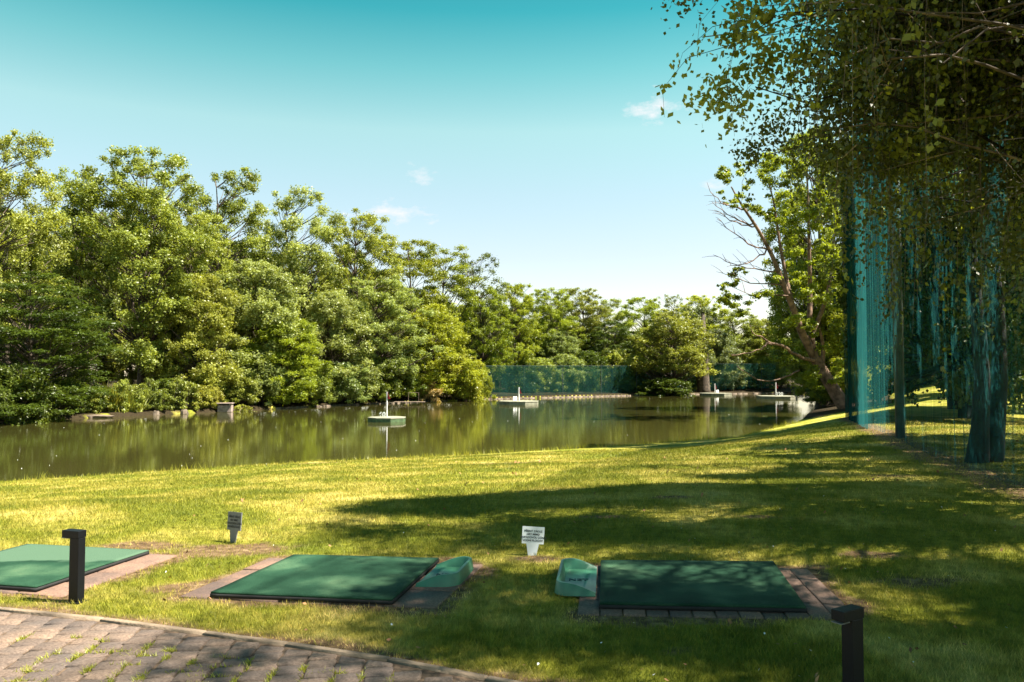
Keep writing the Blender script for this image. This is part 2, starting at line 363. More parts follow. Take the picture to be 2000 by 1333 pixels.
def dryness(x, y):
    x = np.asarray(x, float); y = np.asarray(y, float)
    n = fbm(x, y, 2.2, 4, 5); d = np.zeros(x.shape)
    for P, w in ((pad_l, .11), (pad_m, .14), (pad_r, .11)):
        s = dist_poly(x, y, P); d = np.maximum(d, (1 - sst(-.02, w * 1.5, s - (n - .5) * .5)))
    ks = np.abs(kerb_side(x, y)); d = np.maximum(d, 1 - sst(.02, .28, ks - (n - .5) * .25))
    for (px, py, r) in DRYSPOTS:
        d = np.maximum(d, (1 - sst(.3, 1.0, np.hypot((x - px) / r, (y - py) / (r * .45)) - (n - .5) * 1.2)) * .95)
    nl = np.abs(x - netx(y)) ; d = np.maximum(d, (1 - sst(.15, .8, nl - (n - .5) * .8)) * (y > 4) * (y < 42) * .8)
    return d
DRYSPOTS = [(*gxy(a, b), r) for a, b, r in [(1710, 1085, .45), (1800, 1140, .7), (1305, 972, .45), (460, 1075, .8), (260, 1068, .6), (1040, 1092, .35), (1180, 1010, .3), (1560, 1130, .3), (350, 1150, .5), (1650, 800, 2.2), (1750, 930, .7), (1330, 1275, .2), (1480, 1010, .35), (900, 1095, .3), (620, 905, 1.5), (1000, 905, 1.6)]]
dry = np.where(nearmask, dryness(GX, GY), 0)
me = arr_mesh('ground', V, Q); a = me.attributes.new('dry', 'FLOAT', 'POINT'); a.data.foreach_set('value', dry.ravel().astype(np.float32))
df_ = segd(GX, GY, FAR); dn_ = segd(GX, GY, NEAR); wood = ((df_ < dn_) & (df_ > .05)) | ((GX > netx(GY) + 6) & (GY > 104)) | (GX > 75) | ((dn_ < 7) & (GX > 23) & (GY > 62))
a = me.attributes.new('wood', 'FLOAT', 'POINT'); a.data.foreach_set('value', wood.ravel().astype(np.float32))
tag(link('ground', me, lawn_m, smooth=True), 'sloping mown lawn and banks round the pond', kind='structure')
wb = arr_mesh('water', [(-130, -10, ZW), (110, -10, ZW), (110, 190, ZW), (-130, 190, ZW)], [(0, 1, 2, 3)])
tag(link('water', wb, water_m), 'still olive green pond water mirroring the trees', kind='structure')

# ------------------------------------------------------------------ paving, kerb, pads
pave_m, t, p = mat('paving_stone')
g = N(t, 'ShaderNodeNewGeometry'); n1 = N(t, 'ShaderNodeTexNoise'); n1.inputs['Scale'].default_value = 60; n1.inputs['Detail'].default_value = 6; n1.inputs['Roughness'].default_value = .7
t.links.new(g.outputs['Position'], n1.inputs[0]); at_ = N(t, 'ShaderNodeAttribute', attribute_name='v')
n2 = N(t, 'ShaderNodeTexNoise'); n2.inputs['Scale'].default_value = 3.5; n2.inputs['Detail'].default_value = 5; t.links.new(g.outputs['Position'], n2.inputs[0])
r1 = N(t, 'ShaderNodeValToRGB'); ramp(r1, [(.3, (.0601, .044, .036)), (.7, (.215, .172, .142))]); t.links.new(n1.outputs[0], r1.inputs[0])
r2 = N(t, 'ShaderNodeValToRGB'); ramp(r2, [(.3, (.7, .7, .72)), (.7, (1.35, 1.2, 1.05))]); t.links.new(n2.outputs[0], r2.inputs[0])
r3 = N(t, 'ShaderNodeValToRGB'); ramp(r3, [(0, (.75, .75, .78)), (1, (1.25, 1.2, 1.15))]); t.links.new(at_.outputs['Fac'], r3.inputs[0])
x1 = N(t, 'ShaderNodeMix', data_type='RGBA', blend_type='MULTIPLY'); x1.inputs[0].default_value = 1; t.links.new(r1.outputs[0], x1.inputs[6]); t.links.new(r2.outputs[0], x1.inputs[7])
x2 = N(t, 'ShaderNodeMix', data_type='RGBA', blend_type='MULTIPLY'); x2.inputs[0].default_value = 1; t.links.new(x1.outputs[2], x2.inputs[6]); t.links.new(r3.outputs[0], x2.inputs[7])
t.links.new(x2.outputs[2], p.inputs['Base Color']); p.inputs['Roughness'].default_value = .85
bp = N(t, 'ShaderNodeBump'); bp.inputs['Strength'].default_value = .6; bp.inputs['Distance'].default_value = .004; t.links.new(n1.outputs[0], bp.inputs['Height']); t.links.new(bp.outputs[0], p.inputs['Normal'])
soil_m = simple('joint_soil', (.10, .065, .04), .95, .4, 20, .6)
def stones(cells, zf, bev=.008, depth=.05, tilt=.012, seed=1):
    """cells: list of polygons; gives mesh arrays with bevelled tops"""
    rr = rs(seed); Vs = []; Fs = []; A = []
    for P in cells:
        P = np.array(P); n = len(P); c = P.mean(0); z = zf(*c) + (rr.normal(0, .0025) if tilt else 0)
        tx, ty = rr.normal(0, tilt, 2); v = rr.rand()
        zz = lambda q, dz: z + dz + (q[0] - c[0]) * tx + (q[1] - c[1]) * ty
        inn = c + (P - c) * (1 - 2 * bev / np.hypot(*(P.max(0) - P.min(0))) * 1.8)
        b = len(Vs)
        for q in P: Vs.append((q[0], q[1], zz(q, -depth)))
        for q in P: Vs.append((q[0], q[1], zz(q, -bev)))
        for q in inn: Vs.append((q[0], q[1], zz(q, 0)))
        if n != 4: continue
        for k in range(4):
            k2 = (k + 1) % 4
            Fs.append((b + k, b + k2, b + 4 + k2, b + 4 + k)); A.append(v); Fs.append((b + 4 + k, b + 4 + k2, b + 8 + k2, b + 8 + k)); A.append(v)
        Fs.append((b + 8, b + 9, b + 10, b + 11)); A.append(v)
    return arr_mesh('stones', Vs, Fs, A)
PZ = -1.735
rr = rs(3); cells = []; bw, bl = .178, .15; ang = R_(4)
joints = []
for i in range(-50, 18):
    for j in range(-8, 36):
        x = i * bw; y = 1.6 + j * bl + (bl / 2 if i % 2 else 0)
        wob = .018 * math.sin(j * 1.9 + i) 
        P = [(x + .006 + wob, y + .006), (x + bw - .006 + wob, y + .006 + .018), (x + bw - .006 + wob * .5, y + bl - .006 + .018), (x + .006 + wob * .5, y + bl - .006)]
        P = [(a * math.cos(ang) - b * math.sin(ang), a * math.sin(ang) + b * math.cos(ang)) for a, b in P]
        if kerb_side(np.array([q[0] for q in P]), np.array([q[1] for q in P])).max() < -.05:
            cells.append(P); joints.append(P[0])
        elif kerb_side(np.array([q[0] for q in P]), np.array([q[1] for q in P])).min() < -.06:
            P2 = []
            for q in P:
                s = float(kerb_side(np.array([q[0]]), np.array([q[1]]))[0]); P2.append((q[0], q[1] - max(0, s + .05)))
            if min(P2[3][1] - P2[0][1], P2[2][1] - P2[1][1]) > .03: cells.append(P2)
tag(link('paved_path', stones(cells, lambda x, y: PZ), pave_m), 'grey block paving with weeds in the joints', kind='structure')
ksx = sorted(KERB)
bx = [(k[0], k[1]) for k in ksx]; V = []; Fq = []
for i, (x, y) in enumerate(bx):
    V += [(x, y - .01, PZ - .012), (x, -3, PZ - .012)]
    if i: Fq.append((2 * i - 2, 2 * i - 1, 2 * i + 1, 2 * i))
tag(link('joint_sand', arr_mesh('joint_sand', V, Fq), soil_m), 'soil between the paving blocks', kind='structure')
kerb_m = simple('worn_kerb', (.21, .155, .105), .9, .25, 5, .4)
kc = []
for (ax, ay), (bx_, by) in zip(ksx[:-1], ksx[1:]):
    L = math.hypot(bx_ - ax, by - ay); n = max(1, round(L / 1.0)); ux, uy = (bx_ - ax) / L, (by - ay) / L; px, py = -uy, ux
    for k in range(n):
        s0, s1 = L * k / n + .002, L * (k + 1) / n - .002
        kc.append([(ax + ux * s0 - px * .024, ay + uy * s0 - py * .024), (ax + ux * s1 - px * .024, ay + uy * s1 - py * .024), (ax + ux * s1 + px * .024, ay + uy * s1 + py * .024), (ax + ux * s0 + px * .024, ay + uy * s0 + py * .024)])
tag(link('kerb', stones(kc, lambda x, y: PZ + .005, bev=.005, depth=.10, tilt=.0, seed=5), kerb_m), 'thin concrete edging between paving and lawn', kind='structure')

def pad(q, name, label, sx, sy, seed):
    FL, FR, BR, BL = [Vector(p) for p in q]; u = FR - FL; v = BL - FL
    nu = max(1, round(u.length / sx)); nv = max(1, round(v.length / sy)); cs = []
    for i in range(nu):
        for j in range(nv):
            e = .004; a0, a1 = i / nu + e / u.length * 1.2, (i + 1) / nu - e / u.length; b0, b1 = j / nv + e / v.length, (j + 1) / nv - e / v.length
            cs.append([tuple(FL + u * a0 + v * b0), tuple(FL + u * a1 + v * b0), tuple(FL + u * a1 + v * b1), tuple(FL + u * a0 + v * b1)])
    tag(link(name, stones(cs, lambda x, y: gz(x, y) + .014, depth=.04, seed=seed), pad_mat), label, kind='structure')
pad_mat = pave_m.copy(); pad_mat.name = 'pinkish_pavers'
for n_ in pad_mat.node_tree.nodes:
    if n_.type == 'VALTORGB' and abs(n_.color_ramp.elements[0].color[0] - .060) < .01:
        ramp(n_, [(.3, (.09, .060, .048)), (.7, (.24, .165, .13))])
pad(pad_l, 'paver_strip', 'pink grey pavers under the left mat', .42, .4, 11)
pad(pad_m, 'paver_strip', 'pink grey pavers under the middle mat', .4, .4, 12)
pad(pad_r, 'paver_strip', 'pink grey pavers under the right mat', .16, .4, 13)

# ------------------------------------------------------------------ mats, trays, signs, bollards
turf_m, t, p = mat('green_turf')
tcn = N(t, 'ShaderNodeTexCoord'); n1 = N(t, 'ShaderNodeTexNoise'); n1.inputs['Scale'].default_value = 1.6; n1.inputs['Detail'].default_value = 6; t.links.new(tcn.outputs['Object'], n1.inputs[0])
n2 = N(t, 'ShaderNodeTexNoise'); n2.inputs['Scale'].default_value = 180; n2.inputs['Detail'].default_value = 3; t.links.new(tcn.outputs['Object'], n2.inputs[0])
r1 = N(t, 'ShaderNodeValToRGB'); ramp(r1, [(.38, (.009, .036, .019)), (.52, (.020, .062, .034)), (.64, (.055, .115, .062)), (.75, (.105, .165, .088))]); t.links.new(n1.outputs[0], r1.inputs[0])
r2 = N(t, 'ShaderNodeValToRGB'); ramp(r2, [(.3, (.6, .6, .6)), (.7, (1.4, 1.4, 1.4))]); t.links.new(n2.outputs[0], r2.inputs[0])
x1 = N(t, 'ShaderNodeMix', data_type='RGBA', blend_type='MULTIPLY'); x1.inputs[0].default_value = 1; t.links.new(r1.outputs[0], x1.inputs[6]); t.links.new(r2.outputs[0], x1.inputs[7])
t.links.new(x1.outputs[2], p.inputs['Base Color']); p.inputs['Roughness'].default_value = .8; p.inputs['Specular IOR Level'].default_value = .12
bp = N(t, 'ShaderNodeBump'); bp.inputs['Strength'].default_value = .8; bp.inputs['Distance'].default_value = .006; t.links.new(n2.outputs[0], bp.inputs['Height']); t.links.new(bp.outputs[0], p.inputs['Normal'])
turfw_m = turf_m.copy(); turfw_m.name = 'worn_turf'; t = turfw_m.node_tree
tcn = N(t, 'ShaderNodeTexCoord'); sp = N(t, 'ShaderNodeSeparateXYZ'); t.links.new(tcn.outputs['Object'], sp.inputs[0])
nz = N(t, 'ShaderNodeTexNoise'); nz.inputs['Scale'].default_value = 3.5; nz.inputs['Detail'].default_value = 4; t.links.new(tcn.outputs['Object'], nz.inputs[0])
ma = N(t, 'ShaderNodeMath', operation='MULTIPLY_ADD'); ma.inputs[1].default_value = .35; t.links.new(nz.outputs[0], ma.inputs[0]); t.links.new(sp.outputs['Y'], ma.inputs[2])
mr_ = N(t, 'ShaderNodeMapRange'); mr_.inputs[1].default_value = .20; mr_.inputs[2].default_value = .27; t.links.new(ma.outputs[0], mr_.inputs[0])
mw = N(t, 'ShaderNodeMix', data_type='RGBA'); mw.inputs[7].default_value = (.075, .135, .085, 1); t.links.new(mr_.outputs[0], mw.inputs[0])
pb = t.nodes['Principled BSDF']; src = pb.inputs['Base Color'].links[0].from_socket; t.links.new(src, mw.inputs[6]); t.links.new(mw.outputs[2], pb.inputs['Base Color'])
rubber_m = simple('black_rubber', (.012, .012, .012), .8, .2, 10)
def make_mat(q, label, worn=None):
    c = Vector((sum(p[0] for p in q) / 4, sum(p[1] for p in q) / 4)); zc = gz(*c) + .018
    r = empty('driving_mat', (c.x, c.y, zc)); tag(r, label, 'golf mat', 'green driving mats along the tee')
    n = 24
    FL, FR, BR, BL = [Vector(p) - c for p in q]
    def sheet(z0, z1, name, m, ins, wav):
        Vv = []; Fv = []
        for j in range(n + 1):
            for i in range(n + 1):
                a, b = i / n, j / n; a = ins + a * (1 - 2 * ins); b = ins + b * (1 - 2 * ins)
                P = (FL * (1 - a) + FR * a) * (1 - b) + (BL * (1 - a) + BR * a) * b
                gzz = gz_plane(P + c) - zc + .018
                e = min(i, n - i, j, n - j)
                Vv.append((P.x, P.y, z1 + gzz + wav * (float(vnoise(P.x, P.y, 3)) - .5)))
        m_ = len(Vv); Vv += [(x, y, z0 + gz_plane(Vector((x, y)) + c) - zc + .018) for x, y, z in Vv]
        w = n + 1
        for j in range(n):
            for i in range(n):
                k = j * w + i; Fv.append((k, k + 1, k + w + 1, k + w)); Fv.append((m_ + k, m_ + k + w, m_ + k + w + 1, m_ + k + 1))
        for i in range(n):
            Fv.append((i, m_ + i, m_ + i + 1, i + 1)); k = n * w + i; Fv.append((k, k + 1, m_ + k + 1, m_ + k))
            k = i * w; Fv.append((k, k + w, m_ + k + w, m_ + k)); k = i * w + n; Fv.append((k, m_ + k, m_ + k + w, k + w))
        link(name, arr_mesh(name, Vv, Fv), m, r)
    sheet(0, .027, 'rubber_base', rubber_m, 0, .002); sheet(.0275, .041, 'turf_surface', worn or turf_m, .003, .006)
    return r
def gz_plane(P): return gz(P[0], P[1])
make_mat(m_lft, 'green mat with a pale worn half behind the left bollard, cut by the left edge', turfw_m)
make_mat(m_mid, 'sunlit green mat in the middle with a ball tray at its right end')
make_mat(m_rgt, 'dark green mat in shade on the right with a ball tray at its left end')

tray_m = simple('tray_plastic', (.045, .17, .10), .42, .12, 6, .05)
def make_tray(p0, p1, out, length, label):
    """p0,p1: ends of the open side against the mat; out: unit 2D vector away from the mat"""
    p0, p1, out = Vector(p0), Vector(p1), Vector(out).normalized(); w = p1 - p0; W = w.length; w.normalize()
    zb = gz(*(p0 + p1) / 2) + .02
    r = empty('ball_tray', ((p0.x + p1.x) / 2, (p0.y + p1.y) / 2, zb)); tag(r, label, 'ball tray', 'green plastic ball trays beside the mats')
    mid = (p0 + p1) / 2
    # outline from p0 round the closed end to p1 (local: s across 0..W, t outward 0..L)
    pts = []; rc = .10; L = length
    for k in range(7): pts.append((0, (L - rc) * k / 6))
    for k in range(1, 6): a = k / 6 * math.pi / 2; pts.append((rc - rc * math.cos(a), L - rc + rc * math.sin(a)))
    for k in range(5): pts.append((rc + (W - 2 * rc) * k / 4, L))
    for k in range(1, 6): a = math.pi / 2 - k / 6 * math.pi / 2; pts.append((W - rc + rc * math.cos(a), L - rc + rc * math.sin(a)))
    for k in range(7): pts.append((W, (L - rc) * (1 - k / 6)))
    def wallh(tt): return .022 + .075 * math.sin(min(1, tt / (L * .8)) * math.pi / 2) ** 1.1
    def P(s, tt, z): v = p0 + w * s + out * tt - mid; return (v.x, v.y, z)
    V = []; Fv = []; n = len(pts); th = .022; cx = W / 2
    for s, tt in pts:
        h = wallh(tt)
        # outward normal approx
        dx = (s - cx) / (W / 2); dy = max(0, (tt - (L - rc)) / rc); q = math.hypot(dx, dy) or 1; nx_, ny_ = dx / q, dy / q
        V += [P(s + nx_ * .02, tt + ny_ * .02, 0), P(s + nx_ * .004, tt + ny_ * .004, h - .006), P(s, tt, h), P(s - nx_ * th, tt - ny_ * th, h), P(s - nx_ * (th + .006), tt - ny_ * (th + .006), h - .008), P(s - nx_ * (th + .028), tt - ny_ * (th + .028), .012)]
    for k in range(n - 1):
        for j in range(5): a = k * 6 + j; Fv.append((a, a + 6, a + 7, a + 1))
    # floor: fan strips pairing sides
    for k in range(n // 2):
        a, b = k * 6 + 5, (n - 1 - k) * 6 + 5; a2, b2 = (k + 1) * 6 + 5, (n - 2 - k) * 6 + 5
        if a2 < b2 or a2 == b2:
            Fv.append((a, a2, b2, b) if a2 != b2 else (a, a2, b, b))
    Fv = [f for f in Fv]
    mb = MB(); mb.v = V; mb.f = [tuple(dict.fromkeys(f)) for f in Fv]
    # end caps of the wall at the open side and front lip
    for k in (0, n - 1): a = k * 6; mb.f.append((a, a + 1, a + 2, a + 3, a + 4, a + 5))
    a, b = 5, (n - 1) * 6 + 5; mb.add([P(0, 0, 0), P(W, 0, 0), P(.03, 0, .012), P(W - .03, 0, .012)], [(0, 1, 3, 2)])
    body = mb.build('tray_body', tray_m, r, smooth=True)
    body.modifiers.new('es', 'EDGE_SPLIT').split_angle = R_(50)
    # raised letters on the tray floor
    return r, mid, w, out, W, L
def text_mesh(s, size, depth, spacing=1.0, lw=0.0):
    cu = bpy.data.curves.new('txt', 'FONT'); cu.body = s; cu.size = size; cu.extrude = depth; cu.align_x = 'CENTER'; cu.align_y = 'CENTER'; cu.space_character = spacing; cu.offset = lw
    o = bpy.data.objects.new('txt', cu); col.objects.link(o); bpy.context.view_layer.update()
    me = bpy.data.meshes.new_from_object(o.evaluated_get(bpy.context.evaluated_depsgraph_get())); bpy.data.objects.remove(o)
    return me
darkgreen_m = simple('dark_lettering', (.008, .05, .045), .6, .1, 5)
FL, FR, BR, BL = [Vector(p) for p in m_mid]; u = (FR - FL).normalized(); v = (BR - FR)
t0 = FR + v * .38 + u * .03; t1 = FR + v * .86 + u * .03
tr_mid = make_tray(t0, t1, u + v.normalized() * .1, .33, 'sunlit green tray standing against the right edge of the middle mat')
FL, FR, BR, BL = [Vector(p) for p in m_rgt]; u = (FR - FL).normalized(); v = (BL - FL)
t0 = FL + v * .86 - u * .03; t1 = FL + v * .24 - u * .03
tr_rgt = make_tray(t0, t1, -u, .31, 'green tray with letters on its floor against the left edge of the right mat')
for (r, mid, w, out, W, L), txt, sz in ((tr_rgt, 'NET', .085), (tr_mid, 'NET', .085)):
    me = text_mesh(txt, sz, .002, 1.05, .002)
    o = link('lettering', me, darkgreen_m, r)
    ex = Vector((-w.x, -w.y)) if w.x < 0 else Vector((w.x, w.y))
    # text reads across the tray, baseline towards the camera
    xa = Vector((-out.x, -out.y, 0)) if out.x < 0 else Vector((out.x, out.y, 0)); ya = Vector((-xa.y, xa.x, 0))
    Mx = Matrix((xa.normalized(), ya.normalized(), Vector((0, 0, 1)))).transposed().to_4x4()
    c = out * (L * .48)
    Mx.translation = Vector((c.x, c.y, .0145)); o.matrix_local = Mx

white_m = simple('white_sign', (.70, .74, .76), .45, .05, 4, spec=.3)
ink_m = simple('black_ink', (.03, .03, .035), .6, .1, 5)
sign_shade_m = simple('shade_painted_sign', (.17, .175, .18), .5, .12, 9, spec=.3)  # white plate turned from the sun, its shade put into the grey colour
def make_sign(px, py, rz, roll, m, label, scale=1.0):
    b = gp(px, py); r = empty('notice_sign', b); r.rotation_euler = (R_(-6), R_(roll), R_(rz)); tag(r, label, 'sign', 'small notice signs on the lawn')
    r.scale = (scale,) * 3
    k = .225; mb = MB()
    pol = [(-.036, -.02), (.036, -.02), (.062, .115), (.108, .115), (.110, .280), (-.110, .280), (-.108, .115), (-.062, .115)]
    n = len(pol); mb.add([(x, -.004, z) for x, z in pol] + [(x, .004, z) for x, z in pol], [tuple(range(n)), tuple(range(n, 2 * n))[::-1]] + [((i + 1) % n, i, n + i, n + (i + 1) % n) for i in range(n)])
    mb.build('plate', m, r)
    for i, s in enumerate(('PŘÍSNÝ ZÁKAZ', 'HRY MIMO', 'DOPADOVOU ZÓNU', 'VODNÍ PLOCHY!')):
        me = text_mesh(s, .0265, .0006, 1.0, .0006); o = link('lettering', me, ink_m, r); o.location = (0, -.0052, .236 - i * .030); o.rotation_euler = (R_(90), 0, 0)
    return r
make_sign(455, 1061, -38, -3.0, sign_shade_m, 'white notice sign with its shade painted grey in the sunny grass between the left and middle mats', 1.12)
make_sign(1039, 1086, 4, 4.0, white_m, 'white notice sign standing in the shaded grass left of the right mat', .98)

boll_m = simple('anthracite_paint', (.004, .005, .0072), .5, .12, 12, .05, spec=.3)
lens_m = simple('lamp_lens', (.16, .16, .155), .3, .03, 5)
def make_bollard(loc, rz, h, label):
    r = empty('bollard_light', loc, rz); tag(r, label, 'bollard light', 'dark bollard lights by the paving')
    a = MB(); a.box((0, 0, h / 2 - .03), (.090, .065, h - .052)); a.build('post', boll_m, r, bevel=.003)
    b = MB(); b.box((-.036, 0, h - .027), (.165, .076, .054)); b.build('lamp_head', boll_m, r, bevel=.003)
    c = MB(); c.box((-.095, 0, h - .0605), (.07, .06, .005)); c.build('lamp_lens', lens_m, r)
    d = MB(); d.box((0, 0, .004), (.14, .11, .008)); d.build('base_plate', boll_m, r, bevel=.002)
    return r
b1 = gp(149, 1176); make_bollard((b1.x, b1.y, b1.z), R_(-18), .545, 'black bollard light standing in full sun before the left mat')
b2 = at(1664, 1190, 4.15); make_bollard((b2.x, b2.y, PZ), R_(32), .535, 'black bollard light in deep shade at the lower right, water drops on its top')

# ------------------------------------------------------------------ floats on the pond
deck_m = simple('float_deck', (.24, .235, .17), .8, .15, 2); skirt_m = simple('float_skirt', (.07, .12, .05), .7, .25, 3)
pole_m = simple('white_pole', (.72, .70, .70), .4, .05, 3); flag_m = simple('red_cloth', (.30, .012, .025), .7, .1, 3); num_m = simple('white_number', (.78, .78, .78), .5, .03, 3)
def make_float(px, py, wpx, num, nx_, prx, ph, label, rz=.3, nrot=0, fl=.5):
    d = pdir(px, py); t = ZW / d.z; c = d * t; W = wpx * c.y / F; Rr = W / 2
    r = empty('target_float', (c.x, c.y, ZW)); tag(r, label, 'float', 'target floats moored on the pond')
    n = 8; poly = [(Rr * 1.03 * math.cos(2 * math.pi * k / n + rz), Rr * 1.03 * math.sin(2 * math.pi * k / n + rz)) for k in range(n)]
    h = .36 if c.y < 80 else .40
    a = MB(); a.prism([(x * .985, y * .985) for x, y in poly], -.1, h - .1); a.build('skirt', skirt_m if c.y < 80 else deck_m, r)
    a = MB(); a.prism(poly, h - .1, h); a.build('deck', deck_m, r, bevel=.02)
    pl = MB(); px_ = prx * W; pl.tube([(px_, 0, h), (px_, 0, h + ph)], .055 if c.y < 80 else .09, 8); pole = pl.build('flagpole', pole_m, r)
    f = MB(); s = fl; z1 = h + ph
    f.add([(px_ + .05, -.03, z1), (px_ + .05, -.03, z1 - s * 1.1), (px_ + .05 + s * .45, .05, z1 - s * 1.2), (px_ + .05 + s * .3, -.1, z1 - s * .75),
           (px_ + .05, .01, z1), (px_ + .05, .01, z1 - s * 1.1), (px_ + .05 + s * .45, .09, z1 - s * 1.2), (px_ + .05 + s * .3, -.06, z1 - s * .75)],
          [(0, 1, 2, 3), (4, 7, 6, 5), (0, 3, 7, 4), (3, 2, 6, 7), (2, 1, 5, 6), (1, 0, 4, 5)])
    f.build('pennant', flag_m, pole)
    me = text_mesh(num, .52 if c.y < 80 else .72, .03, 1.05, .02 if c.y < 80 else .03); o = link('number_board', me, num_m, r)
    o.location = (nx_ * W, -.1, h + (.19 if c.y < 80 else .27)); o.rotation_euler = (R_(90), 0, R_(nrot))
    return r
make_float(755.5, 823.5, 73, '60', -.12, .0, 2.05, 'nearest float with the number 60 and a red pennant', .35)
make_float(1013.5, 789.5, 79, '100', -.1, .0, 1.75, 'pale round float with a red flag before the left end of the far net', .3, 62, .7)
make_float(1397.5, 772.5, 62, '140', .05, -.02, 1.7, 'small pale float before the dark tree trunk at the far net', .3, 50, .8)
make_float(1517, 778.5, 75, '120', .07, -.02, 2.1, 'float with the number 120 off the right bank', .4, 0, .8)

# ------------------------------------------------------------------ foliage tools
def unit(a): return a / np.maximum(np.linalg.norm(a, axis=1, keepdims=True), 1e-6)
def leaves(C, Nn, size, rr, asp=.62, v=None, droop=0.0):
    n = len(C); Nn = unit(Nn); t = unit(rr.normal(size=(n, 3)) + np.array([0, 0, -droop])); t = unit(t - Nn * (t * Nn).sum(1, keepdims=True)); b = np.cross(Nn, t)
    L = (size * (.6 + .8 * rr.rand(n)))[:, None] * .5; Wd = L * asp
    V = np.empty((n, 4, 3), np.float32)
    V[:, 0] = C - t * L; V[:, 1] = C + b * Wd - t * L * .1; V[:, 2] = C + t * L; V[:, 3] = C - b * Wd - t * L * .1
    Q = np.arange(n * 4).reshape(n, 4)
    return V.reshape(-1, 3), Q, (rr.rand(n) if v is None else v)
def clump_leaves(cc, cr, per, size, rr, flat=.65, up=.5, asp=.62, ccv=None, droop=0):
    """cc (k,3) clump centres, cr (k,) radii"""
    k = len(cc); idx = np.repeat(np.arange(k), (per * (cr / cr.mean()) ** 2).astype(int)); n = len(idx)
    d = unit(rr.normal(size=(n, 3))); d[:, 2] = np.where(rr.rand(n) < .35, np.abs(d[:, 2]), d[:, 2])
    rad = rr.rand(n) ** .42
    # lumpy clumps: sub-lobes
    lob = .75 + .45 * np.sin(d[:, 0] * 5 + idx * 1.7) * np.sin(d[:, 1] * 5 + idx * 2.3)
    C = cc[idx] + d * (rad * lob * cr[idx])[:, None] * np.array([1, 1, flat])
    Nn = d * .55 + rr.normal(size=(n, 3)) * .75 + np.array([0, 0, up])
    cv = (ccv if ccv is not None else rr.rand(k))[idx]
    v = np.clip(cv * .55 + rr.rand(n) * .45, 0, 1)
    return leaves(C, Nn, size, rr, asp, v, droop)
def merge(parts):
    Vs, Qs, As, o = [], [], [], 0
    for V, Q, A in parts: Vs.append(V); Qs.append(Q + o); As.append(A); o += len(V)
    return np.concatenate(Vs), np.concatenate(Qs), np.concatenate(As)
def branch(mb, a, b, r0, r1, rr, seg=4, sag=.15, n=5):
    a, b = Vector(a), Vector(b); L = (b - a).length; pts = []; rad = []
    ph = rr.normal(0, .03, 3)
    for k in range(seg + 1):
        s = k / seg; p = a.lerp(b, s) + Vector((0, 0, 1)) * (math.sin(s * math.pi) * L * sag) + Vector(ph) * math.sin(s * math.pi * 1.5) * L
        pts.append(p); rad.append(r0 * (1 - s) + r1 * s)
    mb.tube(pts, rad, n, cap=False); return pts
def make_variant(seed, H=20, R=5.5, base=.22, ncl=70, per=260, size=.30, cr=1.5, flat=.62, prof='round', tr=.32, gap=.85, up=.25, stems=1, asp=.62, droop=0):
    rr = rs(seed); cc = []; tries = 0
    while len(cc) < ncl and tries < 8000:
        tries += 1; t = rr.rand() ** .9
        if prof == 'round': rp_ = max(.1, 1 - ((t - .45) / .60) ** 2) ** .5
        elif prof == 'tall': rp_ = max(.08, 1 - ((t - .52) / .56) ** 2) ** .5
        elif prof == 'cone': rp_ = (1 - t) ** .8 + .05
        elif prof == 'mound': rp_ = max(0.05, (1 - t ** 2.2)) ** .5
        elif prof == 'flat': rp_ = .55 + .45 * math.sin(math.pi * t)
        th = rr.rand() * 2 * math.pi
        lob = .78 + .3 * math.sin(th * 3 + seed + t * 5) * math.sin(t * 9 + seed)
        q = (.35 + .65 * rr.rand() ** .5)
        r_ = R * rp_ * lob * q; c = np.array([r_ * math.cos(th), r_ * math.sin(th), H * base + (H * (1 - base) - cr * .6) * t])
        if any(np.linalg.norm((c - o) * [1, 1, 1.3]) < cr * gap for o in cc[-400:]): continue
        cc.append(c)
    cc = np.array(cc); crr = cr * (.5 + .85 * rr.rand(len(cc)))
    crr *= np.where(cc[:, 2] > H * .85, .75, 1)
    mb = MB(); tp = []
    lean = rr.normal(0, .03, 2)
    nst = stems
    for s in range(nst):
        off = np.array([0, 0]) if nst == 1 else rr.normal(0, .35, 2)
        sp = rr.normal(0, .10 if nst > 1 else .02, 2)
        pts = [Vector((off[0] + sp[0] * z + lean[0] * z + .15 * math.sin(z * .6 + s), off[1] + sp[1] * z + lean[1] * z + .15 * math.cos(z * .5), z)) for z in np.linspace(-.6, H * .88, 12)]
        rad = [tr * (1.25 if k == 0 else 1) * (1 - .88 * k / 11) / nst ** .4 for k in range(12)]
        mb.tube(pts, rad, 8); tp.append(pts)
    for i, c in enumerate(cc):
        P = tp[rr.randint(nst)]; rad_ = math.hypot(c[0], c[1]); z0 = max(H * .12, c[2] - rad_ * (.5 + .7 * rr.rand()) - .5)
        k = min(range(12), key=lambda j: abs(P[j].z - z0)); branch(mb, P[k], c, tr * .28 * (1 - .6 * z0 / H), .02, rr, 4, -.08 + .1 * rr.rand(), 4)
    V, Q, A = clump_leaves(cc, crr, per, size, rr, flat, up, asp, droop=droop)
    tm = bpy.data.meshes.new('trunk'); tm.from_pydata(mb.v, [], mb.f); tm.update()
    return dict(H=H, R=R, trunk=tm, crown=arr_mesh('crown', V, Q, A))
